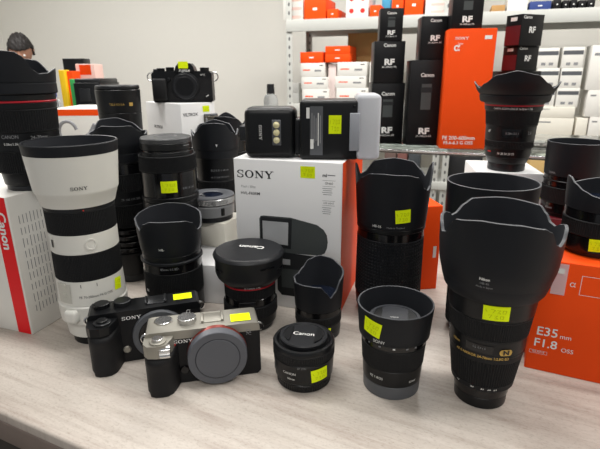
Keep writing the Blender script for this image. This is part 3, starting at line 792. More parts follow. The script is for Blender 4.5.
# --- black zoom with red ring, on that box
L = lens('black lens with thin red ring and petal hood on the red-striped box', *back(at(35.5, 191, ZC), .032, ZC), 0, wide=.97, tall=1.09, group='lenses standing on boxes')
ring('mount_ring', .030, 0, .030, .006, M['darkmetal'], L)
ring('rear_barrel', .032, .006, .034, .020, M['black'], L)
ribbed('zoom_ring', .037, .020, .0385, .045, M['rubber'], L, 90, .0007)
ring('window_barrel', .0385, .045, .039, .064, M['black'], L)
text('CANON', .0052, cyl_map(.039, -25, .060), M['dimink'], L)
text('24-70mm', .0052, cyl_map(.039, 22, .0585), M['dimink'], L)
text('0.38m/1.3ft', .0036, cyl_map(.039, -25, .0525), M['ink'], L)
text('24 35 50 70', .003, cyl_map(.0388, 0, .026, off=.001), M['dimink'], L)
ribbed('focus_ring', .0395, .064, .041, .088, M['rubber'], L, 90, .0007)
ring('front_barrel', .041, .088, .0415, .0945, M['black'], L)
ring('red_ring', .0418, .0945, .0418, .0965, M['red'], L)
ring('front_rim', .0415, .0965, .0415, .103, M['black'], L)
ring('hood_collar', .0445, .103, .0445, .115, M['hood'], L, .001)
rim = keyed([(-60, .131), (-45, .140), (-35, .1455), (-10, .1455), (4, .1445), (12, .141), (26, .127), (34, .1235), (50, .1245), (70, .1285), (82, .1295), (98, .126), (115, .125), (145, .139), (180, .142), (215, .139), (245, .126), (262, .128), (280, .1325)])
hood('lens_hood', [(.0445, .115), (.0455, .125), (.0475, .160)], rim, L)
inner_front(L, .0425, .114)

# --- dark tall lens behind the white one
L = lens('tall black zoom lens with faceted hood standing right behind the white lens', -.2700, .708, wide=.98, tall=.965)
ring('mount_ring', .031, 0, .031, .012, M['darkmetal'], L)
ring('rear_barrel', .034, .012, .036, .05, M['black'], L, .001)
for k in range(4): ring('barrel_step', .0372-.0003*k, .052+.010*k, .0372-.0003*k, .0595+.010*k, M['gloss'], L, .001)
ribbed('zoom_ring', .037, .094, .0365, .13, M['rubber'], L, 80, .0009)
ring('scale_barrel', .0355, .13, .0355, .15, M['black'], L)
text('70 100 135 200', .0045, cyl_map(.0355, 12, .139), M['dimink'], L)
ribbed('focus_ring', .0365, .15, .0365, .178, M['rubber'], L, 80, .0009)
ring('front_barrel', .036, .178, .0355, .194, M['gloss'], L)
ring('silver_line', .0364, .194, .0364, .1955, M['darkmetal'], L, .0002)
ring('hood_collar', .0372, .1955, .039, .21, M['hood'], L, .001)
def facet(d): return 0
rim = keyed([(0, .251), (-30, .252), (25, .251), (45, .242), (62, .236), (90, .240), (120, .238), (150, .25), (180, .257), (215, .256), (240, .24), (270, .238), (300, .238), (325, .25)])
hood('lens_hood', [(.039, .21), (.0425, .222), (.0425, .258)], rim, L)
inner_front(L, .036, .21)

# --- telephoto further behind with gold plate
pX = at_y(118, 120, .93)
L = lens('black capped lens with small gold lettering rising behind the faceted hood', pX.x+.006, .93, wide=.88)
zt_ = at_y(118, 85, .93).z; r_ = 23*.93/470*1.02
ring('lower_barrel', .038, 0, .040, .15, M['black'], L)
ribbed('zoom_ring', .042, .15, .043, .20, M['rubber'], L, 90)
ring('upper_barrel', r_*.94, .20, r_*.97, zt_-.05, M['black'], L)
ring('front_barrel', r_*.97, zt_-.05, r_, zt_-.008, M['black'], L, .001)
ring('lens_cap', r_*.98, zt_-.008, r_*.98, zt_, M['capblack'], L, .002)
text('TELE 4.5-5.6', .0058, cyl_map(r_, -6, zt_-.034), M['gold'], L)
patch('gold_badge', .008, .006, cyl_map(r_, 30, zt_-.034, off=.0006), M['gold'], L)

# --- capped zoom lens in the centre-left
L = lens('thick black capped lens with yellow sticker behind the large petal hood', -.1905, .675, wide=1.0, tall=.99)
J = lambda v: v*1.0
ring('mount_ring', .034, 0, .034, .01, M['darkmetal'], L)
ribbed('zoom_ring', .0385, .01, .0385, .08, M['rubber'], L, 90)
ring('lower_barrel', .039, .08, .040, .14, M['black'], L)
ring('step_ring', .0405, .14, .0405, .1475, M['black'], L, .001)
ring('scale_barrel', .0400, .1475, .0400, .1835, M['gloss'], L)
text('0.95 1.2 1.5 2', .0038, cyl_map(.040, 40, .160), M['dimink'], L)
ribbed('focus_ring', .0405, .1835, .0400, .2055, M['rubber'], L, 160, .0006)
ring('upper_ring', .0372, .2055, .0365, .211, M['black'], L)
ring('groove', .0352, .211, .0352, .213, M['gloss'], L, .0003)
ring('front_ring', .0362, .213, .0360, .2235, M['black'], L, .001)
lathe('lens_cap', [(0, .2235), (.0355, .2235), (.0355, .2285), (.034, .2300), (.016, .2300), (.015, .2290), (0, .2290)], mat('dusty_cap', rgb(60, 61, 63), .4), L)
cyl_sticker(L, .0400, -2, .1640, .022, .0165, 0)
patch('gold_line', .012, .0008, cyl_map(.0362, 48, .2195), M['dimink'], L, 3, 1)

# --- petal-hood lens in front
L = lens('black lens with large two-petal hood standing behind the black camera body', -.1705, .5849, wide=.97, tall=.985, group='lenses standing on the counter')
ring('mount_ring', .033, 0, .033, .01, M['darkmetal'], L)
ring('rear_barrel', .0385, .01, .039, .035, M['black'], L)
ribbed('focus_ring', .0395, .035, .0395, .07, M['rubber'], L, 100)
ring('front_barrel', .0392, .07, .0392, .082, M['gloss'], L)
ring('flange', .0412, .082, .0412, .086, M['hood'], L, .001)
ring('hood_collar', .0385, .086, .0385, .093, M['black'], L)
text('85mm 1:1.8D', .0042, cyl_map(.0392, -8, .0775), M['dimink'], L)
rim = keyed([(-62, .128), (-48, .138), (-32, .1425), (0, .1425), (25, .1410), (42, .136), (56, .124), (72, .124), (88, .133), (104, .139), (122, .141), (150, .1445), (180, .1455), (210, .144), (238, .141), (255, .139), (272, .139), (285, .133)])
hood('lens_hood', [(.0385, .093), (.0402, .1), (.0440, .141), (.0444, .15)], rim, L)
inner_front(L, .037, .10)
text('HB-', .0045, cyl_map(.0405, -18, .105, off=.0006, dr=.09), M['ink'], L)
text('N', .006, cyl_map(.0396, -60, .045, off=.0012), M['ink'], L)
cyl_sticker(L, .0398, 8, .022, .019, .010, .08)

# --- white boxes under the pancake
bw = thing('white_carton', 'flat white box on the counter between the petal hood lens and flash box', 'box', (-.117, .705, 0), math.radians(-10), 'white boxes under the silver lens')
box('carton', .075, .2, .058, M['white'], bw, bev=.001)
sb = at(218, 247, .058)
o = thing('small_carton', 'small cream box under the silver pancake lens', 'box', (sb.x-.001, sb.y+.03, .0582), math.radians(-24), 'white boxes under the silver lens')
hS = .037*1.08
box('carton', .058, .060, hS, M['cream'], o, bev=.001)
patch('grey_label', .02, .006, front_map(-.006, -.028, hS*.42), M['dimink'], o, 1, 1)
patch('barcode', .01, .006, side_map(.027, .008, hS*.4), M['darkink'], o, 1, 1)
# silver pancake lens
L = lens('small silver grey pancake zoom on a little cream box', sb.x-.011, sb.y+.026, .0582+hS, wide=1.13, tall=1.3, group='lenses standing on boxes')
ring('mount_ring', .0285, 0, .0285, .006, M['darkmetal'], L)
ring('rear_barrel', .031, .006, .0315, .019, mat('graphite_metal', rgb(140, 141, 143), .4, metal=.5), L, .001)
ring('groove', .0300, .019, .0300, .0205, M['black'], L)
ribbed('silver_ring', .0322, .0205, .0322, .0275, M['chrome'], L, 110, .0004, lip=.001)
lathe('front_rim', [(0, .0275), (.0318, .0275), (.0316, .0290), (.026, .0300), (.0185, .0292), (.017, .028), (0, .028)], M['grey'], L)
lathe('front_glass', [(0, .0280), (.017, .0280), (.013, .0293), (.007, .0300), (0, .0302)], M['glass'], L, 48)
box('zoom_lever', .005, .003, .009, M['black'], L, (.030*math.sin(.5), -.0318*math.cos(.5), .008), .5, .001)

# --- petal-hood lens on white box, right of the capped one
kp = at_y(215, 151, .78)
kz = .0582; kx = kp.x+.008
L = lens('black lens with domed petal hood between the capped lens and flash', kx-.005, .772, kz, wide=1.03, group='lenses standing on boxes')
hb = at_y(215, 151, .735).z-kz; q_ = .78/470
ring('mount_ring', .029, 0, .029, .008, M['darkmetal'], L)
ring('rear_barrel', .030, .008, .031, hb*.42, M['black'], L)
ribbed('focus_ring', .0325, hb*.42, .0325, hb*.64, M['rubber'], L, 90)
ring('scale_barrel', .0315, hb*.64, .0325, hb*.9, M['black'], L)
text('0.3 0.5 1 \u221e m', .0048, cyl_map(.0325, 8, hb*.77), M['dimink'], L)
text('16 11 5.6 2.8 5.6 11', .0036, cyl_map(.0322, 8, hb*.69), M['dimink'], L)
ring('front_ring', .0345, hb*.9, .0355, hb*1.0, M['hood'], L)
rim = keyed([(0, hb+.043), (-25, hb+.042), (22, hb+.041), (-48, hb+.030), (45, hb+.027), (62, hb+.022), (90, hb+.03), (115, hb+.022), (140, hb+.036), (180, hb+.042), (220, hb+.036), (245, hb+.022), (270, hb+.03), (298, hb+.022)])
hood('lens_hood', [(.0360, hb), (.0365, hb+.02), (.038, hb+.056)], rim, L)
inner_front(L, .034, hb+.008)
mesh_flat('white_index', [cyl_map(.0362, 2, hb+.008, off=.0008)(a, b) for a, b in ((-.0015, .002), (.0015, .002), (0, -.002))], [(0, 1, 2)], M['ink'], L)
# --- lens behind it
q = at_y(226, 115, .92)
L = lens('black petal-hood lens half hidden behind the domed petal hood', q.x, .92)
ring('lower_barrel', .038, 0, .038, .14, M['black'], L)
ribbed('focus_ring', .039, .14, .039, .17, M['rubber'], L, 90)
ring('front_barrel', .036, .17, .036, .2, M['gloss'], L)
rim = keyed([(0, q.z), (-30, q.z), (30, q.z-.004), (60, q.z-.018), (90, q.z-.006), (120, q.z-.018), (180, q.z+.003), (240, q.z-.018), (270, q.z-.005), (300, q.z-.018)])
hood('lens_hood', [(.036, .2), (.037, .215), (.039, q.z+.004)], rim, L)
inner_front(L, .034, .212)
q = at_y(210, 113.5, 1.0)
L = lens('slim grey metal lens with ribbed ring behind the domed petal hood', q.x, 1.0)
ring('barrel', .015, 0, .0155, q.z-.02, M['grey'], L)
ribbed('focus_ring', .0165, q.z-.02, .0165, q.z-.004, mat('bronze_grey', rgb(112, 108, 98), .4, metal=.6), L, 50, .0006, lip=.001)
ring('front_ring', .0155, q.z-.004, .0155, q.z, M['grey'], L)

# --- white box with the retro camera on top
ztf = at_y(180, 104, .95).z
c0 = at(180, 104, ztf); cr = at(222, 98.4, ztf); cl = at(141, 99.2, ztf)
u_ = (cr-c0); 
ang = math.radians(46)
ru = Vector((math.cos(ang), math.sin(ang), 0)); lu = Vector((-math.sin(ang), math.cos(ang), 0))
wr, wl = .082, .135
cen = c0+ru*wr/2+lu*wl/2
o = thing('white_carton', 'tall white box seen on its corner under the black retro camera', 'box', (cen.x, cen.y, 0), ang)
box('carton', wr, wl, ztf, M['white'], o, bev=.001)
# face looking to -y(local) is the right one; face looking to -x(local) the left one
text('VILTROX', .0085, front_map(-wr/2+.022, -wl/2, ztf-.022), M['darkink'], o, bold=.02)
text('VILTROX', .0085, side_map(-wr/2, wl/2-.045, ztf-.050, sgn=-1), M['darkink'], o, bold=.02)
patch('fine_print', .02, .002, front_map(.006, -wl/2, ztf-.10), M['dimink'], o, 1, 1)
front_sticker(o, wr/2-.022, -wl/2, ztf-.012, .016, .012)

def dial(parent, x, y, z, r, h, material, name='dial', n=24, rib=True):
    def rf(rr, zz, t): return rr-(.0004 if rib and int(t/(2*PI)*n*2) % 2 and rr > r*.9 else 0)
    return lathe(name, [(0, z), (r, z), (r, z+h-.0005), (r-.0008, z+h), (0, z+h)], material, parent, n*2, rfun=rf, x=x, y=y, angle=25)
def lug(parent, x, y, z, s, r=.006):
    V, F = [], []
    n1, n2 = 18, 8
    for i in range(n1):
        a = math.radians(-60+250*i/(n1-1))
        for j in range(n2):
            b_ = 2*PI*j/n2; rr = r+.0013*math.cos(b_)
            V.append((x+s*rr*math.sin(a), y+.0013*math.sin(b_), z+rr*math.cos(a)))
    for i in range(n1-1):
        for j in range(n2): F.append((i*n2+j, i*n2+(j+1) % n2, (i+1)*n2+(j+1) % n2, (i+1)*n2+j))
    return mesh_obj('strap_lug', V, F, M['chrome'], parent)
# --- retro camera
fy = cen.y-.02
p1 = at(181, 98, ztf)
o = thing('retro_camera', 'black retro mirrorless camera with yellow sticker on its viewfinder hump', 'camera', (at_y(182.5, 98, cen.y-.03).x, cen.y-.01, ztf+.0003), math.radians(2), 'camera bodies for sale'); o.scale = (.93, .93, .93)
bwid, bh, bd = .131, .066, .036
front = []
body_ = poly('body', [(-bwid/2, .004), (-bwid/2+.004, 0), (bwid/2-.004, 0), (bwid/2, .004), (bwid/2, bh-.006), (bwid/2-.005, bh), (-bwid/2+.005, bh), (-bwid/2, bh-.006)], -bd/2, bd/2, M['black'], o, axis='y')
poly('leather_wrap', [(-bwid/2+.0005, .006), (bwid/2-.0005, .006), (bwid/2-.0005, bh-.015), (-bwid/2+.0005, bh-.015)], -bd/2-.001, -bd/2+.002, M['leather'], o, axis='y')
box('grip', .032, .012, .046, M['leather'], o, (-bwid/2+.018, -bd/2-.005, .005), 0, .005, 3)
poly('viewfinder_hump', [(-.022, 0), (.022, 0), (.019, .010), (.013, .017), (-.013, .017), (-.019, .010)], -bd/2-.004, bd/2-.004, M['black'], o, axis='y').location = (.008, 0, bh-.001)
def ringy(name, parent, x, z, y0, y1, r0, r1, material, n=64, ri=0):
    """ring or disc whose axis runs along y (towards the viewer is -y)"""
    b1 = .0006
    P = [(ri, y1), (r0-b1, y1), (r0, y1-b1), (r1, y0+b1), (r1-b1, y0), (ri, y0)] if ri == 0 else [(ri, y1), (r0, y1), (r1, y0), (ri, y0), (ri, y1)]
    ob = lathe(name, [(r, -y) for r, y in P], material, parent, n)
    ob.rotation_euler = (PI/2, 0, 0); ob.location = (x, 0, z); return ob
ringy('mount_ring', o, .008, .034, -bd/2-.005, -bd/2+.001, .0305, .029, M['darkmetal'])
cp = ringy('body_cap', o, .008, .034, -bd/2-.010, -bd/2-.004, .0265, .0262, M['capblack'])
ringy('cap_groove', o, .008, .034, -bd/2-.0104, -bd/2-.009, .0205, .0203, M['black'])
text('FUJIFILM', .0065, front_map(.008, -bd/2-.004, bh+.0005, off=.0005), M['ink'], o, bold=.02)
text('X-T3', .0052, front_map(.046, -bd/2, bh-.008, off=.0006), M['ink'], o)
dial(o, -.048, 0, bh-.0005, .009, .007, M['black']); dial(o, -.028, .002, bh-.0005, .009, .009, M['black']); dial(o, .048, 0, bh-.0005, .010, .008, M['black'])
dial(o, -.057, -.010, bh-.0005, .005, .005, M['darkmetal'], 'shutter_button', 12, False)
ringy('focus_switch', o, .054, .014, -bd/2-.003, -bd/2, .005, .0045, M['black'], 32); patch('white_index', .006, .0018, front_map(.054, -bd/2-.003, .014, .5, .0005), M['ink'], o, 1, 1)
ringy('front_button', o, -.028, bh-.018, -bd/2-.004, -bd/2, .0045, .004, M['black'], 32)
for s in (-1, 1): lug(o, s*(bwid/2+.003), -.004, bh-.012, s, .009)
st = patch('price_sticker', .021, .014, front_map(.006, -bd/2-.004, bh+.0125, 0, .0006), M['yellow'], o, 1, 1)

# --- flash box
fr = at(339.5, 314.5); fd = math.radians(-17); fu = Vector((math.cos(fd), math.sin(fd), 0)); fn = Vector((-fu.y, fu.x, 0))
WB, DB, HB = .146, .145, .2065
cc = fr-fu*WB/2+fn*DB/2
fb = thing('flash_carton', 'white box with orange sides and a picture of a flash, centre of the counter', 'box', (cc.x, cc.y, 0), fd)
box('carton', WB, DB, HB, M['white'], fb, bev=.001)
patch('orange_side', DB*.998, HB*.996, side_map(WB/2, 0, HB/2), M['orange'], fb, 1, 1)
FM = lambda x, z, t=0, o_=.0003: front_map(-WB/2+x, -DB/2, z, t, o_)
wordmark(.0098, FM(.030, HB-.020), M['darkink'], fb)
text('Flash / Blitz', .0045, FM(.020, HB-.037), M['dimink'], fb)
text('HVL-F60RM', .0055, FM(.0225, HB-.046), M['darkink'], fb, bold=.01)
text('mi', .006, FM(.1235, HB-.0165), M['darkink'], fb, bold=.03); patch('fine_print', .010, .0012, FM(.1320, HB-.016), M['dimink'], fb, 1, 1)
for (zz, hh) in ((HB-.0265, .0075), (HB-.052, .006)):
    for (a, b) in ((0, hh/2), (0, -hh/2)): patch('label_frame', .0165, .0004, FM(.1290, zz+b), M['dimink'], fb, 1, 1)
text('GN60', .0042, FM(.1290, HB-.0265), M['darkink'], fb)
for k in range(4): patch('fine_print', .013-.002*(k % 2), .0007, FM(.1270, HB-.033-.0026*k), M['dimink'], fb, 1, 1)
text('LED LIGHT', .0028, FM(.1290, HB-.052), M['darkink'], fb)
for k in range(4): patch('fine_print', .012-.002*(k % 2), .0007, FM(.1265, HB-.058-.0026*k), M['dimink'], fb, 1, 1)
s_ = sticker(fb, FM(.1015, HB-.0135, 0, .0006), .019, .015, FM(.1015, HB-.0135, 0, .0009), 1)
# picture of the flash
def pic(name, pts, mt, o_):
    mesh_flat(name, [FM(0, 0, 0, o_)(x, z) for x, z in pts], [tuple(range(len(pts)))], mt, fb)
t0 = HB-.076
pic('printed_flash_picture', [(.036, t0), (.034, t0-.004), (.034, t0-.044), (.040, t0-.050), (.118, t0-.048), (.1245, t0-.044), (.1275, t0-.037), (.1285, t0-.028), (.1272, t0-.019), (.123, t0-.012), (.114, t0-.006), (.078, t0+.001), (.040, t0+.001)], M['picgrey'], .0004)
pic('printed_flash_picture', [(.036, t0-.001), (.035, t0-.040), (.078, t0-.043), (.080, t0-.001)], M['picdark'], .0006)
pic('printed_flash_picture', [(.0385, t0-.006), (.0385, t0-.036), (.074, t0-.038), (.075, t0-.006)], M['piclight'], .0008)
pic('printed_flash_picture', [(.058, t0-.048), (.058, t0-.105), (.064, t0-.112), (.108, t0-.112), (.113, t0-.105), (.116, t0-.05)], M['picdark'], .0005)
pic('printed_flash_picture', [(.066, t0-.058), (.066, t0-.066), (.077, t0-.066), (.077, t0-.058)], M['piclight'], .0009)
pic('printed_flash_picture', [(.064, t0-.072), (.064, t0-.100), (.092, t0-.100), (.092, t0-.072)], M['picgrey'], .0007)

# --- flash unit lying on the box
zf = HB+.0003
fp = at_y(300, 158, .62)
fo = Vector(cc)+fn*.0
fl = thing('camera_flash', 'black camera flash with three small lamps lying on the flash box', 'flash', (cc.x, cc.y-.035, zf), math.radians(-4))
q0 = at_y(271, 158, cc.y-.06).x-cc.x
bb = box('flash_body', .066, .045, .064, M['black'], fl, (q0, 0, 0), 0, .009, 5)
led = box('lamp_panel', .0115, .0025, .032, M['grey'], fl, (q0+.009, -.0225, .017), 0, .001)
for k in range(3):
    dm = lathe('lamp_dome', [(0, 0), (.0042, 0), (.0040, .0012), (.0025, .0024), (0, .003)], M['led'], fl, 24)
    dm.rotation_euler = (PI/2, 0, 0); dm.location = (q0+.009, -.0236, .0235+.0095*k)
wordmark(.0036, front_map(q0-.0115, -.0225, .033, -PI/2, .0006), M['ink'], fl)
box('foot', .012, .022, .020, M['darkmetal'], fl, (q0-.036, .004, .02), 0, .002)
box('hinge', .012, .034, .046, M['black'], fl, (q0+.036, 0, .004), 0, .003)
hd_ = box('flash_head', .074, .062, .073, M['black'], fl, (q0+.076, 0, 0), 0, .004, 3)
yh = -.031
patch('spec_panel', .016, .060, front_map(q0+.060, yh, .036, off=.0006), M['grey'], fl, 1, 1)
for k in range(5): patch('fine_print', .0012, .040-.006*(k % 3), front_map(q0+.0545+.0026*k, yh, .038, off=.0010), M['ink'] if k == 3 else M['dimink'], fl, 1, 1)
patch('white_label', .004, .013, front_map(q0+.0495, yh, .058, off=.0008), M['ink'], fl, 1, 1)
patch('white_label', .004, .012, front_map(q0+.0545, yh, .020, off=.0013), M['ink'], fl, 1, 1)
front_sticker(fl, q0+.083, yh, .044, .0155, .0225)
ringy('screw', fl, q0+.106, .066, yh-.0008, yh, .0016, .0015, M['gloss'], 16)
dfz = box('diffuser', .030, .064, .080, M['frosted'], fl, (q0+.124, -.001, .0), 0, .006, 4)
box('bracket', .012, .004, .046, M['bracket'], fl, (q0+.107, yh-.002, .012), 0, .001)

# --- big ribbed telephoto with petal hood right of the flash box
L = lens('tall black telephoto with square-ribbed grip and petal hood beside the flash box', .1195, .5893, wide=.99)
ring('mount_ring', .036, 0, .036, .010, M['darkmetal'], L)
ring('rear_barrel', .0425, .010, .0440, .030, M['black'], L, .001)
ribbed('zoom_ring', .0445, .030, .0438, .110, M['hood'], L, 60, .0016, rows=18)
ring('front_barrel', .0432, .110, .0432, .1205, M['gloss'], L)
ring('hood_lock', .0445, .1205, .0445, .127, M['black'], L, .001)
rim = keyed([(-76, .176), (-64, .183), (-50, .190), (-34, .1965), (-15, .1975), (20, .1965), (38, .193), (52, .178), (64, .174), (76, .178), (86, .199), (96, .205), (106, .199), (118, .183), (132, .19), (150, .199), (180, .2015), (212, .199), (232, .186), (248, .184), (262, .199), (270, .202), (278, .196)])
hood('lens_hood', [(.0445, .127), (.0453, .135), (.0492, .197), (.0497, .21)], rim, L)
inner_front(L, .043, .135)
text('HB-36', .0045, cyl_map(.0448, -22, .131, off=.0006, dr=.06), M['ink'], L)
text('Made in Thailand', .0032, cyl_map(.0448, 8, .1305, off=.0006, dr=.06), M['dimink'], L)
cyl_sticker(L, .0463, 18, .1455, .019, .017, .08, dr=.06)

# --- orange box behind
c_ = at(419, 299); a_ = math.radians(8); u2 = Vector((math.cos(a_), math.sin(a_), 0)); n2 = Vector((-u2.y, u2.x, 0))
cc = c_-u2*.0275+n2*.025+Vector((.034, .034, 0))
o = thing('orange_carton', 'upright orange box standing behind the square-ribbed telephoto', 'box', (cc.x, cc.y, 0), a_)
box('carton', .055, .05, .130, M['orange'], o, bev=.001)
patch('white_label', .005, .018, front_map(.020, -.025, .060), M['ink'], o, 1, 1)

# --- capped fisheye in front of flash box
L = lens('black lens with domed ribbed cap and thin red ring before the flash box', -.0647, .5516)
ring('mount_ring', .0285, 0, .0290, .008, M['darkmetal'], L)
ring('rear_barrel', .0325, .008, .0335, .020, M['black'], L)
ribbed('zoom_ring', .0345, .020, .0345, .036, M['rubber'], L, 100, .0006)
ring('window_barrel', .0325, .036, .0325, .046, M['gloss'], L)
box('scale_window', .020, .003, .008, M['black'], L, (-.004, -.0325, .037), 0, .001)
ribbed('focus_ring', .0325, .046, .0325, .060, M['rubber'], L, 100, .0006)
ring('red_ring', .0332, .060, .0334, .0618, M['red'], L, .0002)
ring('front_barrel', .0332, .0618, .0360, .0670, M['black'], L)
text('8-15mm 1:4L', .0038, cyl_map(.0345, 5, .0640), M['ink'], L)
lathe('lens_cap', [(0, .067), (.038, .067), (.0405, .070), (.0425, .076), (.0425, .092), (.0440, .0955), (.0445, .098), (.0430, .1010), (.0405, .1025), (.037, .1022), (.020, .1030), (0, .1032)], M['capblack'], L, 128)
for th in (-58, 62): patch('cap_slot', .014, .0022, cyl_map(.0428, th, .084, off=.0006), M['gloss'], L)
patch('cap_slot', .020, .0018, cyl_map(.0428, 30, .0895, off=.0006), M['gloss'], L)
text('Canon', .0125, flat_map(.004, .004, .1036, math.radians(160)), M['ink'], L, bold=.02).rotation_euler = (0, 0, 0)

# --- small flower hood lens
L = lens('small black lens with flower hood between capped lens and large ribbed lens', .0222, .5285, wide=.965, tall=.97)
ring('mount_ring', .0285, 0, .0285, .008, M['darkmetal'], L)
ring('rear_barrel', .0292, .008, .0295, .020, M['black'], L)
ribbed('focus_ring', .0300, .020, .0300, .032, M['rubber'], L, 90, .0006)
ring('front_barrel', .0296, .032, .0296, .040, M['gloss'], L)
rim = keyed([(-90, .076), (-78, .078), (-66, .074), (-50, .0755), (-20, .0765), (5, .0760), (18, .068), (30, .060), (42, .066), (60, .080), (90, .085), (120, .087), (150, .092), (178, .0935), (205, .089), (222, .080), (240, .0745), (258, .0755)])
hood('lens_hood', [(.0300, .040), (.0305, .048), (.0320, .078), (.0325, .095)], rim, L)
inner_front(L, .0290, .052)
cyl_sticker(L, .0297, 24, .0145, .008, .008, 0)

# --- Q: wide round hood behind the large lens
L = lens('lens with wide smooth round hood standing behind the biggest petal-hood lens', .2235, .5327, wide=.93, tall=1.02)
ring('mount_ring', .036, 0, .036, .012, M['darkmetal'], L)
ribbed('zoom_ring', .041, .012, .042, .06, M['rubber'], L, 90)
ring('front_barrel', .043, .06, .046, .095, M['gloss'], L)
ring('red_ring', .0468, .095, .0468, .0975, M['red'], L, .0003)
ring('hood_lock', .050, .0975, .0505, .108, M['black'], L, .001)
hood('lens_hood', [(.0505, .108), (.0525, .125), (.0548, .1900)], lambda d: .188, L)
inner_front(L, .050, .118)

# --- biggest lens at the right
L = lens('largest black zoom with gold ring, yellow sticker and wide petal hood, front right', .1812, .4030, 0, wide=.935)
ring('mount_ring', .0262, 0, .0268, .012, M['black'], L)
ring('rear_ring', .0275, .012, .0290, .0226, M['gloss'], L)
ribbed('zoom_ring', .0312, .0226, .0366, .0620, M['rubber'], L, 84, .0009, lip=.006)
for th, s in ((-44, '70'), (-14, '50'), (4, '35'), (16, '28'), (27, '24')):
    text(s, .0034, cyl_map(.0305, th, .0262, off=.0012, dr=.12), M['ink'], L, bold=.02)
ring('gold_ring', .0370, .0620, .0371, .0640, M['black'], L, .0003)
text('AF-S NIKKOR 24-70mm 1:2.8G ED', .0036, cyl_map(.0371, -4, .0630, off=.0005), M['gold'], L, bold=.02)
ring('window_barrel', .0371, .0640, .0376, .0795, M['black'], L)
patch('scale_window', .026, .0078, cyl_map(.0375, -8, .0715, off=.0006), M['gloss'], L)
text('0.5  0.7 1 2', .0026, cyl_map(.0375, -8, .0725, off=.0011), M['dimink'], L)
mesh_flat('gold_badge', [cyl_map(.0375, 30, .0700, off=.0008)(x, y) for x, y in rrect(.0125, .0062, .003)], [tuple(range(28))], M['gold'], L)
text('N', .0062, cyl_map(.0375, 30, .0700, off=.0013), M['picdark'], L, bold=.04, sx=1.3)
text('Nikon', .0036, cyl_map(.0375, -46, .0715, off=.0008), M['gold'], L, bold=.03)
text('M/A\nM', .004, cyl_map(.0375, -74, .0745, off=.0008), M['ink'], L)
ribbed('focus_ring', .0384, .0795, .0408, .1005, M['rubber'], L, 110, .0007)
ring('front_barrel', .0412, .1005, .0428, .1225, M['black'], L, .001)
lathe('hood_collar', [(0, .1200), (.0455, .1200), (.0480, .1235), (.0510, .133), (.0510, .134), (0, .134)], M['hood'], L, 128)
rim = keyed([(-112, .1815), (-100, .1845), (-88, .1850), (-76, .1810), (-67, .1745), (-57, .1770), (-48, .1880), (-42, .1925), (-15, .1965), (15, .1960), (38, .1925), (46, .1890), (56, .1765), (64, .1735), (74, .1765), (84, .1835), (96, .1850), (108, .1820), (118, .1775), (126, .1790), (134, .1860), (142, .1915), (180, .1935), (214, .1920), (224, .187), (236, .179), (244, .178)])
hood('lens_hood', [(.0510, .134), (.0545, .146), (.0560, .165), (.0572, .200), (.0575, .225)], rim, L, th=.003, n=240)
inner_front(L, .048, .140)
text('Nikon', .0036, cyl_map(.0545, -8, .1460, off=.0006, dr=.25), M['ink'], L, bold=.03)
text('HB-40', .0030, cyl_map(.0535, -8, .1418, off=.0006, dr=.28), M['dimink'], L)
text('Made in Japan', .0026, cyl_map(.0525, -8, .1382, off=.0006, dr=.28), M['dimink'], L)
cyl_sticker(L, .0422, 8, .1110, .0235, .0145, .02, dr=.07)

# --- orange box right
c_ = at(524, 367); a_ = math.atan2(.41673-.44738, .31254-.24708); u2 = Vector((math.cos(a_), math.sin(a_), 0)); n2 = Vector((-u2.y, u2.x, 0))
WE, DE, HE = .22, .12, .1285
cc = c_+u2*WE/2+n2*DE/2
eb = thing('orange_carton', 'large orange lens box with white lettering at the right edge of the counter', 'box', (cc.x, cc.y, 0), a_)
box('carton', WE, DE, HE, M['orange'], eb, bev=.001)
EM = lambda x, z, o_=.0004: front_map(-WE/2+x, -DE/2, z, 0, o_)
text('E35', .0140, EM(.0165, .0475), M['ink'], eb, bold=.01); text('mm', .0072, EM(.0340, .0455), M['ink'], eb)
text('F1.8', .0135, EM(.0165, .0335), M['ink'], eb, bold=.01); text('OSS', .0068, EM(.0375, .0300), M['ink'], eb)
text('SEL35F18', .0030, EM(.0110, .0225), M['ink'], eb)
for (x, z, w, h) in ((.0110, .0242, .017, .0003), (.0110, .0205, .017, .0003), (.0025, .0224, .0003, .0037), (.0195, .0224, .0003, .0037)): patch('label_frame', w, h, EM(x, z), M['ink'], eb, 1, 1)
text('\u03b1', .009, EM(.0315, .1060), M['ink'], eb)
for (x, z, w, h) in ((.0785, .1165, .08, .0005), (.0785, .096, .08, .0005), (.0385, .1062, .0005, .021)): patch('label_frame', w, h, EM(x, z), M['ink'], eb, 1, 1)
patch('clear_hanger', .013, .034, EM(.0190, .1100, .0015), M['frosted'], eb, 1, 1)
patch('white_label', .007, .006, EM(.0190, .1195, .0025), M['ink'], eb, 1, 1)
# --- lens on it at the right edge
p_ = at(590, 256, HE)
L = lens('black lens with curved petal hood on the orange box, right edge', *back(at(591, 259, HE), .032, HE+.0002), wide=.96, group='lenses standing on boxes')
ring('mount_ring', .030, 0, .030, .005, M['darkmetal'], L)
ring('rear_barrel', .0345, .005, .0345, .022, M['gloss'], L)
ribbed('focus_ring', .0352, .022, .0352, .038, M['rubber'], L, 100, .0006)
ring('front_barrel', .0345, .038, .0345, .048, M['gloss'], L)
text('50mm', .004, cyl_map(.0345, -58, .010), M['dimink'], L)
rim = keyed([(-90, .077), (-76, .0795), (-64, .0795), (-46, .074), (-30, .069), (-12, .065), (5, .063), (30, .070), (50, .08), (90, .078), (120, .070), (180, .073), (240, .068), (262, .074)])
hood('lens_hood', [(.0350, .048), (.0358, .058), (.0375, .1)], rim, L)
inner_front(L, .033, .055)
cyl_sticker(L, .0347, 6, .0150, .016, .013, .06)

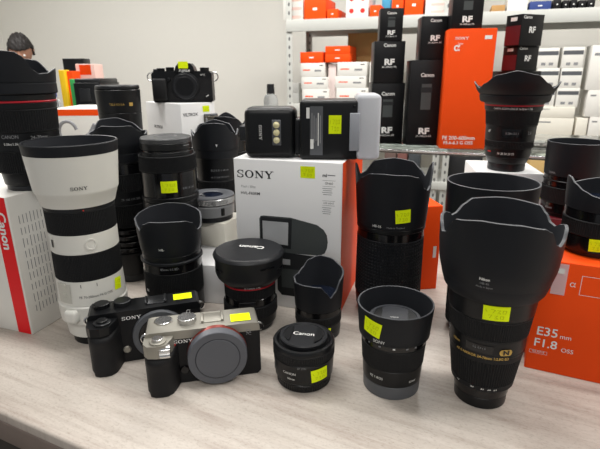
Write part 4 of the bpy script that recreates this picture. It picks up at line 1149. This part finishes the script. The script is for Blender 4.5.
# --- box stack with the wide-hood lens
zS = .165
s0 = at(505, 172, zS)
a_ = math.radians(-10)
sc_ = Vector((s0.x+.014, s0.y+.045, 0))
o = thing('white_carton', 'white box with maroon end carrying the wide-hood lens', 'box', (sc_.x, sc_.y, 0), a_)
box('carton', .098, .11, zS, M['white'], o, bev=.001)
patch('maroon_panel', .012, zS*.98, front_map(-.0425, -.055, zS/2), M['maroon'], o, 1, 1)
patch('grey_print', .045, .03, flat_map(-.01, -.035, zS+.0003), M['dimink'], o, 1, 1) if False else None
patch('printed_band', .06, .012, front_map(0, -.055, zS-.014), M['dimink'], o, 1, 1)
front_sticker(o, .0425, -.055, zS-.030, .012, .016)
L = lens('black lens with thin red ring and very wide shallow hood on white box', *back(s0, .028, zS+.0002), 0, wide=.95, tall=1.17, group='lenses standing on boxes')
k_ = .70/470*1.0
def W(wpx): return wpx/2*k_*1.03
ring('mount_ring', W(38), 0, W(38), .010, M['darkmetal'], L)
ring('rear_barrel', W(40), .010, W(44), .018, M['black'], L)
ring('scale_ring', W(45), .018, W(46), .030, M['black'], L)
text('16 20 24 28 35', .0042, cyl_map(W(46), -5, .024), M['ink'], L)
patch('red_index', .008, .0015, cyl_map(W(46), -52, .0255), M['redink'], L)
ribbed('zoom_ring', W(48), .030, W(49), .040, M['rubber'], L, 100, .0005)
ring('window_barrel', W(49), .040, W(50), .059, M['black'], L)
patch('scale_window', .030, .010, cyl_map(W(50), 5, .0505, off=.0006), M['gloss'], L)
text('0.28m 0.5 1', .0040, cyl_map(W(50), 5, .0505, off=.0010), M['dimink'], L)
text('2.8', .0055, cyl_map(W(50), 46, .051, off=.0008), M['dimink'], L); text('AF', .005, cyl_map(W(50), -52, .052, off=.0008), M['ink'], L)
ribbed('focus_ring', W(51), .059, W(54), .078, M['rubber'], L, 110, .0005)
ring('front_barrel', W(56), .078, W(57), .084, M['black'], L)
text('CANON ZOOM LENS EF 16-35mm 1:2.8L', .0034, cyl_map(W(57), 0, .0812), M['ink'], L)
ring('red_ring', W(57.5), .084, W(57.5), .0858, M['red'], L, .0002)
ring('front_rim', W(58), .0858, W(60), .0885, M['black'], L)
ring('hood_collar', W(68), .0885, W(70), .099, M['hood'], L, .002)
rim = keyed([(-90, .114), (-78, .112), (-62, .106), (-45, .112), (-25, .122), (0, .1265), (25, .122), (45, .112), (62, .106), (78, .112), (90, .114), (105, .108), (122, .106), (145, .118), (180, .1275), (215, .118), (238, .106), (255, .108)])
hood('lens_hood', [(W(70), .0985), (W(76), .1035), (W(82), .112), (W(87), .13)], rim, L)
inner_front(L, W(66), .1)

# --- lens T right back on maroon box
tz = .118
tp = at(565, 219, tz)
o = thing('maroon_carton', 'dark maroon box under the smooth-hooded lens at the right', 'box', (tp.x+.022, tp.y+.034, 0), math.radians(-20))
box('carton', .13, .085, tz, M['maroon'], o, bev=.001)
L = lens('black lens with smooth cylindrical hood at the far right back', *back(tp, .031, tz+.0002), wide=.95, group='lenses standing on boxes')
r_ = .0385
ring('mount_ring', .031, 0, .031, .006, M['darkmetal'], L)
ring('rear_barrel', .036, .006, .037, .020, M['gloss'], L)
text('85mm', .0045, cyl_map(.037, -40, .013), M['dimink'], L)
ribbed('focus_ring', .0385, .020, .0385, .042, M['rubber'], L, 100, .0006)
ring('scale_ring', .0372, .042, .0372, .050, M['gloss'], L)
ring('chrome_line', .0382, .050, .0382, .0515, M['darkmetal'], L, .0003)
ring('front_barrel', .0375, .0515, .0375, .058, M['gloss'], L)
zh = .118
hood('lens_hood', [(.0385, .058), (.0392, .07), (.0400, .104)], lambda d: .103, L)
text('SIGMA', .004, cyl_map(.0388, -42, .062, off=.0006), M['dimink'], L)
inner_front(L, .036, .066)

# --- 50 mm with cap, centre front
L = lens('short squat black prime lens with pinch cap and yellow sticker, front centre', .0033, .4318)
ring('mount_ring', .0270, 0, .0275, .0015, M['darkmetal'], L, .0003)
ribbed('rear_ring', .0285, .0015, .0291, .0090, M['black'], L, 70, .0004, lip=.0008)
ring('seam', .0292, .0090, .0295, .0105, M['gloss'], L, .0003)
ring('barrel', .0305, .0105, .0318, .0340, M['black'], L, .0012)
ribbed('focus_ring', .0322, .0340, .0323, .0435, M['rubber'], L, 90, .0005)
lathe('front_rim', [(0, .0435), (.0320, .0435), (.0321, .0470), (.0310, .0488), (.0285, .0492), (.0270, .0480), (.0262, .0470), (0, .0470)], M['black'], L, 128)
cap_disc(L, .0252, .0470, .0058, M['capblack'], 'Canon', .0085, math.radians(-10))
text('CANON', .0038, cyl_map(.0314, -28, .0245, off=.0008), M['ink'], L)
text('50mm', .0032, cyl_map(.0314, -24, .0188, off=.0010), M['ink'], L)
text('EF  STM', .0026, cyl_map(.0318, -4, .0320, off=.0006), M['dimink'], L)
patch('focus_switch', .003, .008, cyl_map(.0310, -70, .0230, off=.0010), M['grey'], L)
cyl_sticker(L, .0314, 30, .0225, .0185, .0145, .08, dr=.05)

# --- 35 mm with deep round hood
L = lens('black prime lens with deep round hood, grey mount and yellow sticker, front centre right', .0945, .4210)
ring('mount_ring', .0286, 0, .0290, .0145, M['grey'], L, .0008)
ring('rear_barrel', .0294, .0145, .0306, .0330, M['black'], L)
text('FE 1.8/35', .0038, cyl_map(.0300, -28, .0240, off=.0009), M['ink'], L)
text('SONY', .0030, cyl_map(.0300, 42, .0215, off=.0009), M['ink'], L)
ribbed('focus_ring', .0310, .0330, .0324, .0560, M['rubber'], L, 170, .0003)
ring('front_barrel', .0322, .0560, .0325, .0640, M['gloss'], L)
for th in (-44, -22, 2, 24, 40): patch('index_mark', .0022, .0016, cyl_map(.0325, th, .0608, off=.0006), M['ink'] if th == 2 else M['dimink'], L, 1, 1)
hood('lens_hood', [(.0350, .0640), (.0354, .0670), (.0378, .0985)], lambda d: .0950, L, th=.0016)
lathe('hood_step', [(.030, .0636), (.0352, .0636), (.0354, .0650), (.030, .0650), (.030, .0636)], M['hood'], L)
lathe('inner_ring', [(0, .0655), (.0340, .0655), (.0335, .0680), (.0270, .0745), (.0268, .0740), (0, .0740)], M['black'], L)
cap_disc(L, .0258, .0740, .0050, mat('inner_cap', rgb(46, 48, 53), .5), None)
wordmark(.0016, flat_map(0, -.004, .0796), M['ink'], L)
text('SONY', .0045, cyl_map(.0352, -22, .0672, off=.0007), M['ink'], L)
cyl_sticker(L, .0366, -34, .0805, .0195, .0165, -.18, dr=.09)

# ------------------------------------------------------------------ camera bodies
def cam_outline(W, H, r=.006):
    return [(x, z+H/2) for x, z in rrect(W, H, r, 5)]
def sony_grip(parent, W, gd, bd, H, material):
    """vertical grip: rounded column on the left front"""
    V, F = [], []
    x0, x1 = -W/2, -W/2+.037
    lv = 12; secs = []
    for i in range(lv+1):
        z = .0005+(H-.0005)*i/lv
        f = 1-.10*math.sin(PI*min(1, max(0, (z/H-.15)/.7)))-(.55*max(0, (z/H-.86)/.14)**2)
        g = gd*f; ids = []
        e = .0015 if i in (0,) else 0
        P = [(x0+e, .004), (x0+e, -g*.55), (x0+.003, -g*.82), (x0+.008, -g*.97), (x0+.015, -g), (x0+.020, -g*.97), (x0+.025, -g*.80), (x0+.028, -g*.5), (x0+.031, -g*.12), (x0+.034, .004)]
        for (x, y) in P: ids.append(len(V)); V.append((x, y-bd/2, z))
        secs.append(ids)
    n = len(secs[0])
    for a, b in zip(secs[:-1], secs[1:]):
        for j in range(n): k = (j+1) % n; F.append((a[j], a[k], b[k], b[j]))
    F.append(tuple(secs[0])); F.append(tuple(secs[-1]))
    return mesh_obj('grip', V, F, material, parent, angle=50)
def hot_shoe(parent, x, y, z, mt):
    box('hot_shoe', .022, .019, .0012, mt, parent, (x, y, z), 0, .0003)
    box('hot_shoe_rail', .0025, .019, .003, mt, parent, (x-.0105, y, z), 0, .0004)
    box('hot_shoe_rail', .0025, .019, .003, mt, parent, (x+.0105, y, z), 0, .0004)
# silver-topped body
BW, BH, BD = .117, .0625, .034
AC = math.radians(12)
br = at(264, 372); ua = Vector((math.cos(AC), math.sin(AC), 0)); na = Vector((-ua.y, ua.x, 0))
cc = br-ua*BW/2+na*BD/2
cc = cc-ua*.003
c7 = thing('mirrorless_camera', 'compact camera body with silver top plate and grey body cap, front row', 'camera', (cc.x, cc.y, 0), AC, 'camera bodies for sale')
HT = BH-.0095
poly('body', [(x, z+.0) for x, z in [(-BW/2, .004), (-BW/2+.004, 0), (BW/2-.004, 0), (BW/2, .004), (BW/2, HT), (-BW/2, HT)]], -BD/2, BD/2, M['leather'], c7, axis='y')
tp_ = poly('top_plate', [(-BW/2, HT), (BW/2, HT), (BW/2, BH-.006), (BW/2-.002, BH-.001), (BW/2-.006, BH), (-BW/2+.006, BH), (-BW/2+.002, BH-.001), (-BW/2, BH-.006)], -BD/2-.0008, BD/2, M['silver'], c7, axis='y')
sony_grip(c7, BW, .021, BD, HT-.008, M['leather'])
# silver control deck over the grip
poly('control_deck', [(-BW/2, -BD/2), (-BW/2, -BD/2-.012), (-BW/2+.004, -BD/2-.018), (-BW/2+.013, -BD/2-.020), (-BW/2+.022, -BD/2-.018), (-BW/2+.027, -BD/2-.008), (-BW/2+.029, -BD/2)], HT-.0085, BH-.0045, M['silver'], c7)
dial(c7, -BW/2+.014, -BD/2-.010, BH-.0046, .0085, .0022, M['silver'], 'power_switch', 20)
dial(c7, -BW/2+.014, -BD/2-.010, BH-.0024, .0055, .0025, M['chrome'], 'shutter_button', 20, False)
dial(c7, -BW/2+.018, .006, BH-.0005, .0095, .0022, M['chrome'], 'control_dial', 26)
dial(c7, -BW/2+.0425, .0000, BH-.0005, .0098, .0065, M['chrome'], 'mode_dial', 30)
fdl = lathe('front_dial', [(0, -.005), (.0068, -.005), (.007, 0), (.0068, .005), (0, .005)], M['chrome'], c7, 40, rfun=lambda r, z, t: r-(.0006 if int(t/(2*PI)*40) % 2 and r > .005 else 0), angle=20)
fdl.rotation_euler = (0, PI/2, 0); fdl.location = (-BW/2+.0205, -BD/2-.0150, HT-.0035)
hot_shoe(c7, .010, .002, BH-.0002, M['silver'])
ringy('mount_accent', c7, .013, .0328, -BD/2-.0042, -BD/2+.001, .0312, .0306, mat('amber_ring', rgb(120, 44, 34), .35, metal=.4))
ringy('body_cap', c7, .013, .0325, -BD/2-.0135, -BD/2-.0035, .0308, .0302, M['capgrey'], 96)
ringy('cap_groove', c7, .013, .0325, -BD/2-.0139, -BD/2-.0130, .0232, .0230, M['darkink'], 96)
ringy('cap_face', c7, .013, .0325, -BD/2-.0142, -BD/2-.0130, .0226, .0224, M['capgrey'], 96)
wordmark(.0037, front_map(-.0205, -BD/2-.0010, HT-.0028), M['brightink'], c7)
text('\u03b1', .0085, front_map(.0465, -BD/2-.0008, BH-.009), M['dimink'], c7); text('7C', .0050, front_map(.0465, -BD/2, HT-.003, off=.0005), M['dimink'], c7)
ringy('assist_lamp', c7, -.030, HT-.006, -BD/2-.0008, -BD/2, .0018, .0016, M['redink'], 16)
ringy('release_button', c7, -.0215, .016, -BD/2-.002, -BD/2, .005, .0045, M['gloss'], 32)
for s in (-1, 1): lug(c7, s*(BW/2+.001), .002, BH-.016, s, .0045)
sticker(c7, flat_map(.0395, -.004, BH+.0006), .021, .0165, flat_map(.0395, -.004, BH+.0010), 1)
# black body behind
BW2, BH2, BD2 = .120, .0635, .030
AC2 = math.radians(17)
bl2 = at(92, 350); ua = Vector((math.cos(AC2), math.sin(AC2), 0)); na = Vector((-ua.y, ua.x, 0))
cc = Vector((-.1775, .484, 0))
c6 = thing('mirrorless_camera', 'black compact camera body with open mount ring, behind the silver-topped camera', 'camera', (cc.x, cc.y, 0), AC2, 'camera bodies for sale')
poly('body', [(-BW2/2, .004), (-BW2/2+.004, 0), (BW2/2-.006, 0), (BW2/2, .006), (BW2/2, BH2-.008), (-BW2/2, BH2-.008)], -BD2/2, BD2/2, M['leather'], c6, axis='y')
poly('top_plate', [(-BW2/2, BH2-.008), (BW2/2, BH2-.008), (BW2/2, BH2-.003), (BW2/2-.003, BH2), (-BW2/2+.003, BH2), (-BW2/2, BH2-.003)], -BD2/2-.0008, BD2/2, M['black'], c6, axis='y')
sony_grip(c6, BW2, .024, BD2, BH2-.014, M['leather'])
poly('control_deck', [(-BW2/2, -BD2/2), (-BW2/2, -BD2/2-.014), (-BW2/2+.004, -BD2/2-.020), (-BW2/2+.014, -BD2/2-.023), (-BW2/2+.023, -BD2/2-.020), (-BW2/2+.029, -BD2/2-.008), (-BW2/2+.031, -BD2/2)], BH2-.0155, BH2-.006, M['black'], c6)
dial(c6, -BW2/2+.016, -BD2/2-.011, BH2-.0062, .0090, .003, M['darkmetal'], 'power_switch', 20)
dial(c6, -BW2/2+.016, -BD2/2-.011, BH2-.0034, .0058, .0025, M['black'], 'shutter_button', 20, False)
dial(c6, -BW2/2+.014, .003, BH2-.0005, .0085, .0055, M['black'], 'control_dial', 26)
dial(c6, -BW2/2+.036, .003, BH2-.0005, .0095, .0060, M['darkmetal'], 'mode_dial', 30)
hot_shoe(c6, .012, .002, BH2-.0002, M['darkmetal'])
ringy('mount_ring', c6, .0135, .0300, -BD2/2-.0050, -BD2/2+.001, .0300, .0294, M['grey'], 96)
ringy('mount_opening', c6, .0135, .0300, -BD2/2-.0056, -BD2/2-.004, .0235, .0232, M['gloss'], 96)
ringy('release_button', c6, -.0235, .016, -BD2/2-.002, -BD2/2, .0045, .004, M['silver'], 32)
wordmark(.0039, front_map(-.0150, -BD2/2-.0010, BH2-.0085), M['brightink'], c6)
text('\u03b1', .0080, front_map(.0465, -BD2/2-.0008, BH2-.0105), M['ink'], c6)
ringy('assist_lamp', c6, -.030, BH2-.016, -BD2/2-.0008, -BD2/2, .0018, .0016, M['redink'], 16)
for s in (-1, 1): lug(c6, s*(BW2/2+.001), .002, BH2-.014, s, .0045)
sticker(c6, flat_map(.042, .002, BH2+.0006), .021, .015, flat_map(.042, .002, BH2+.0010), 1)
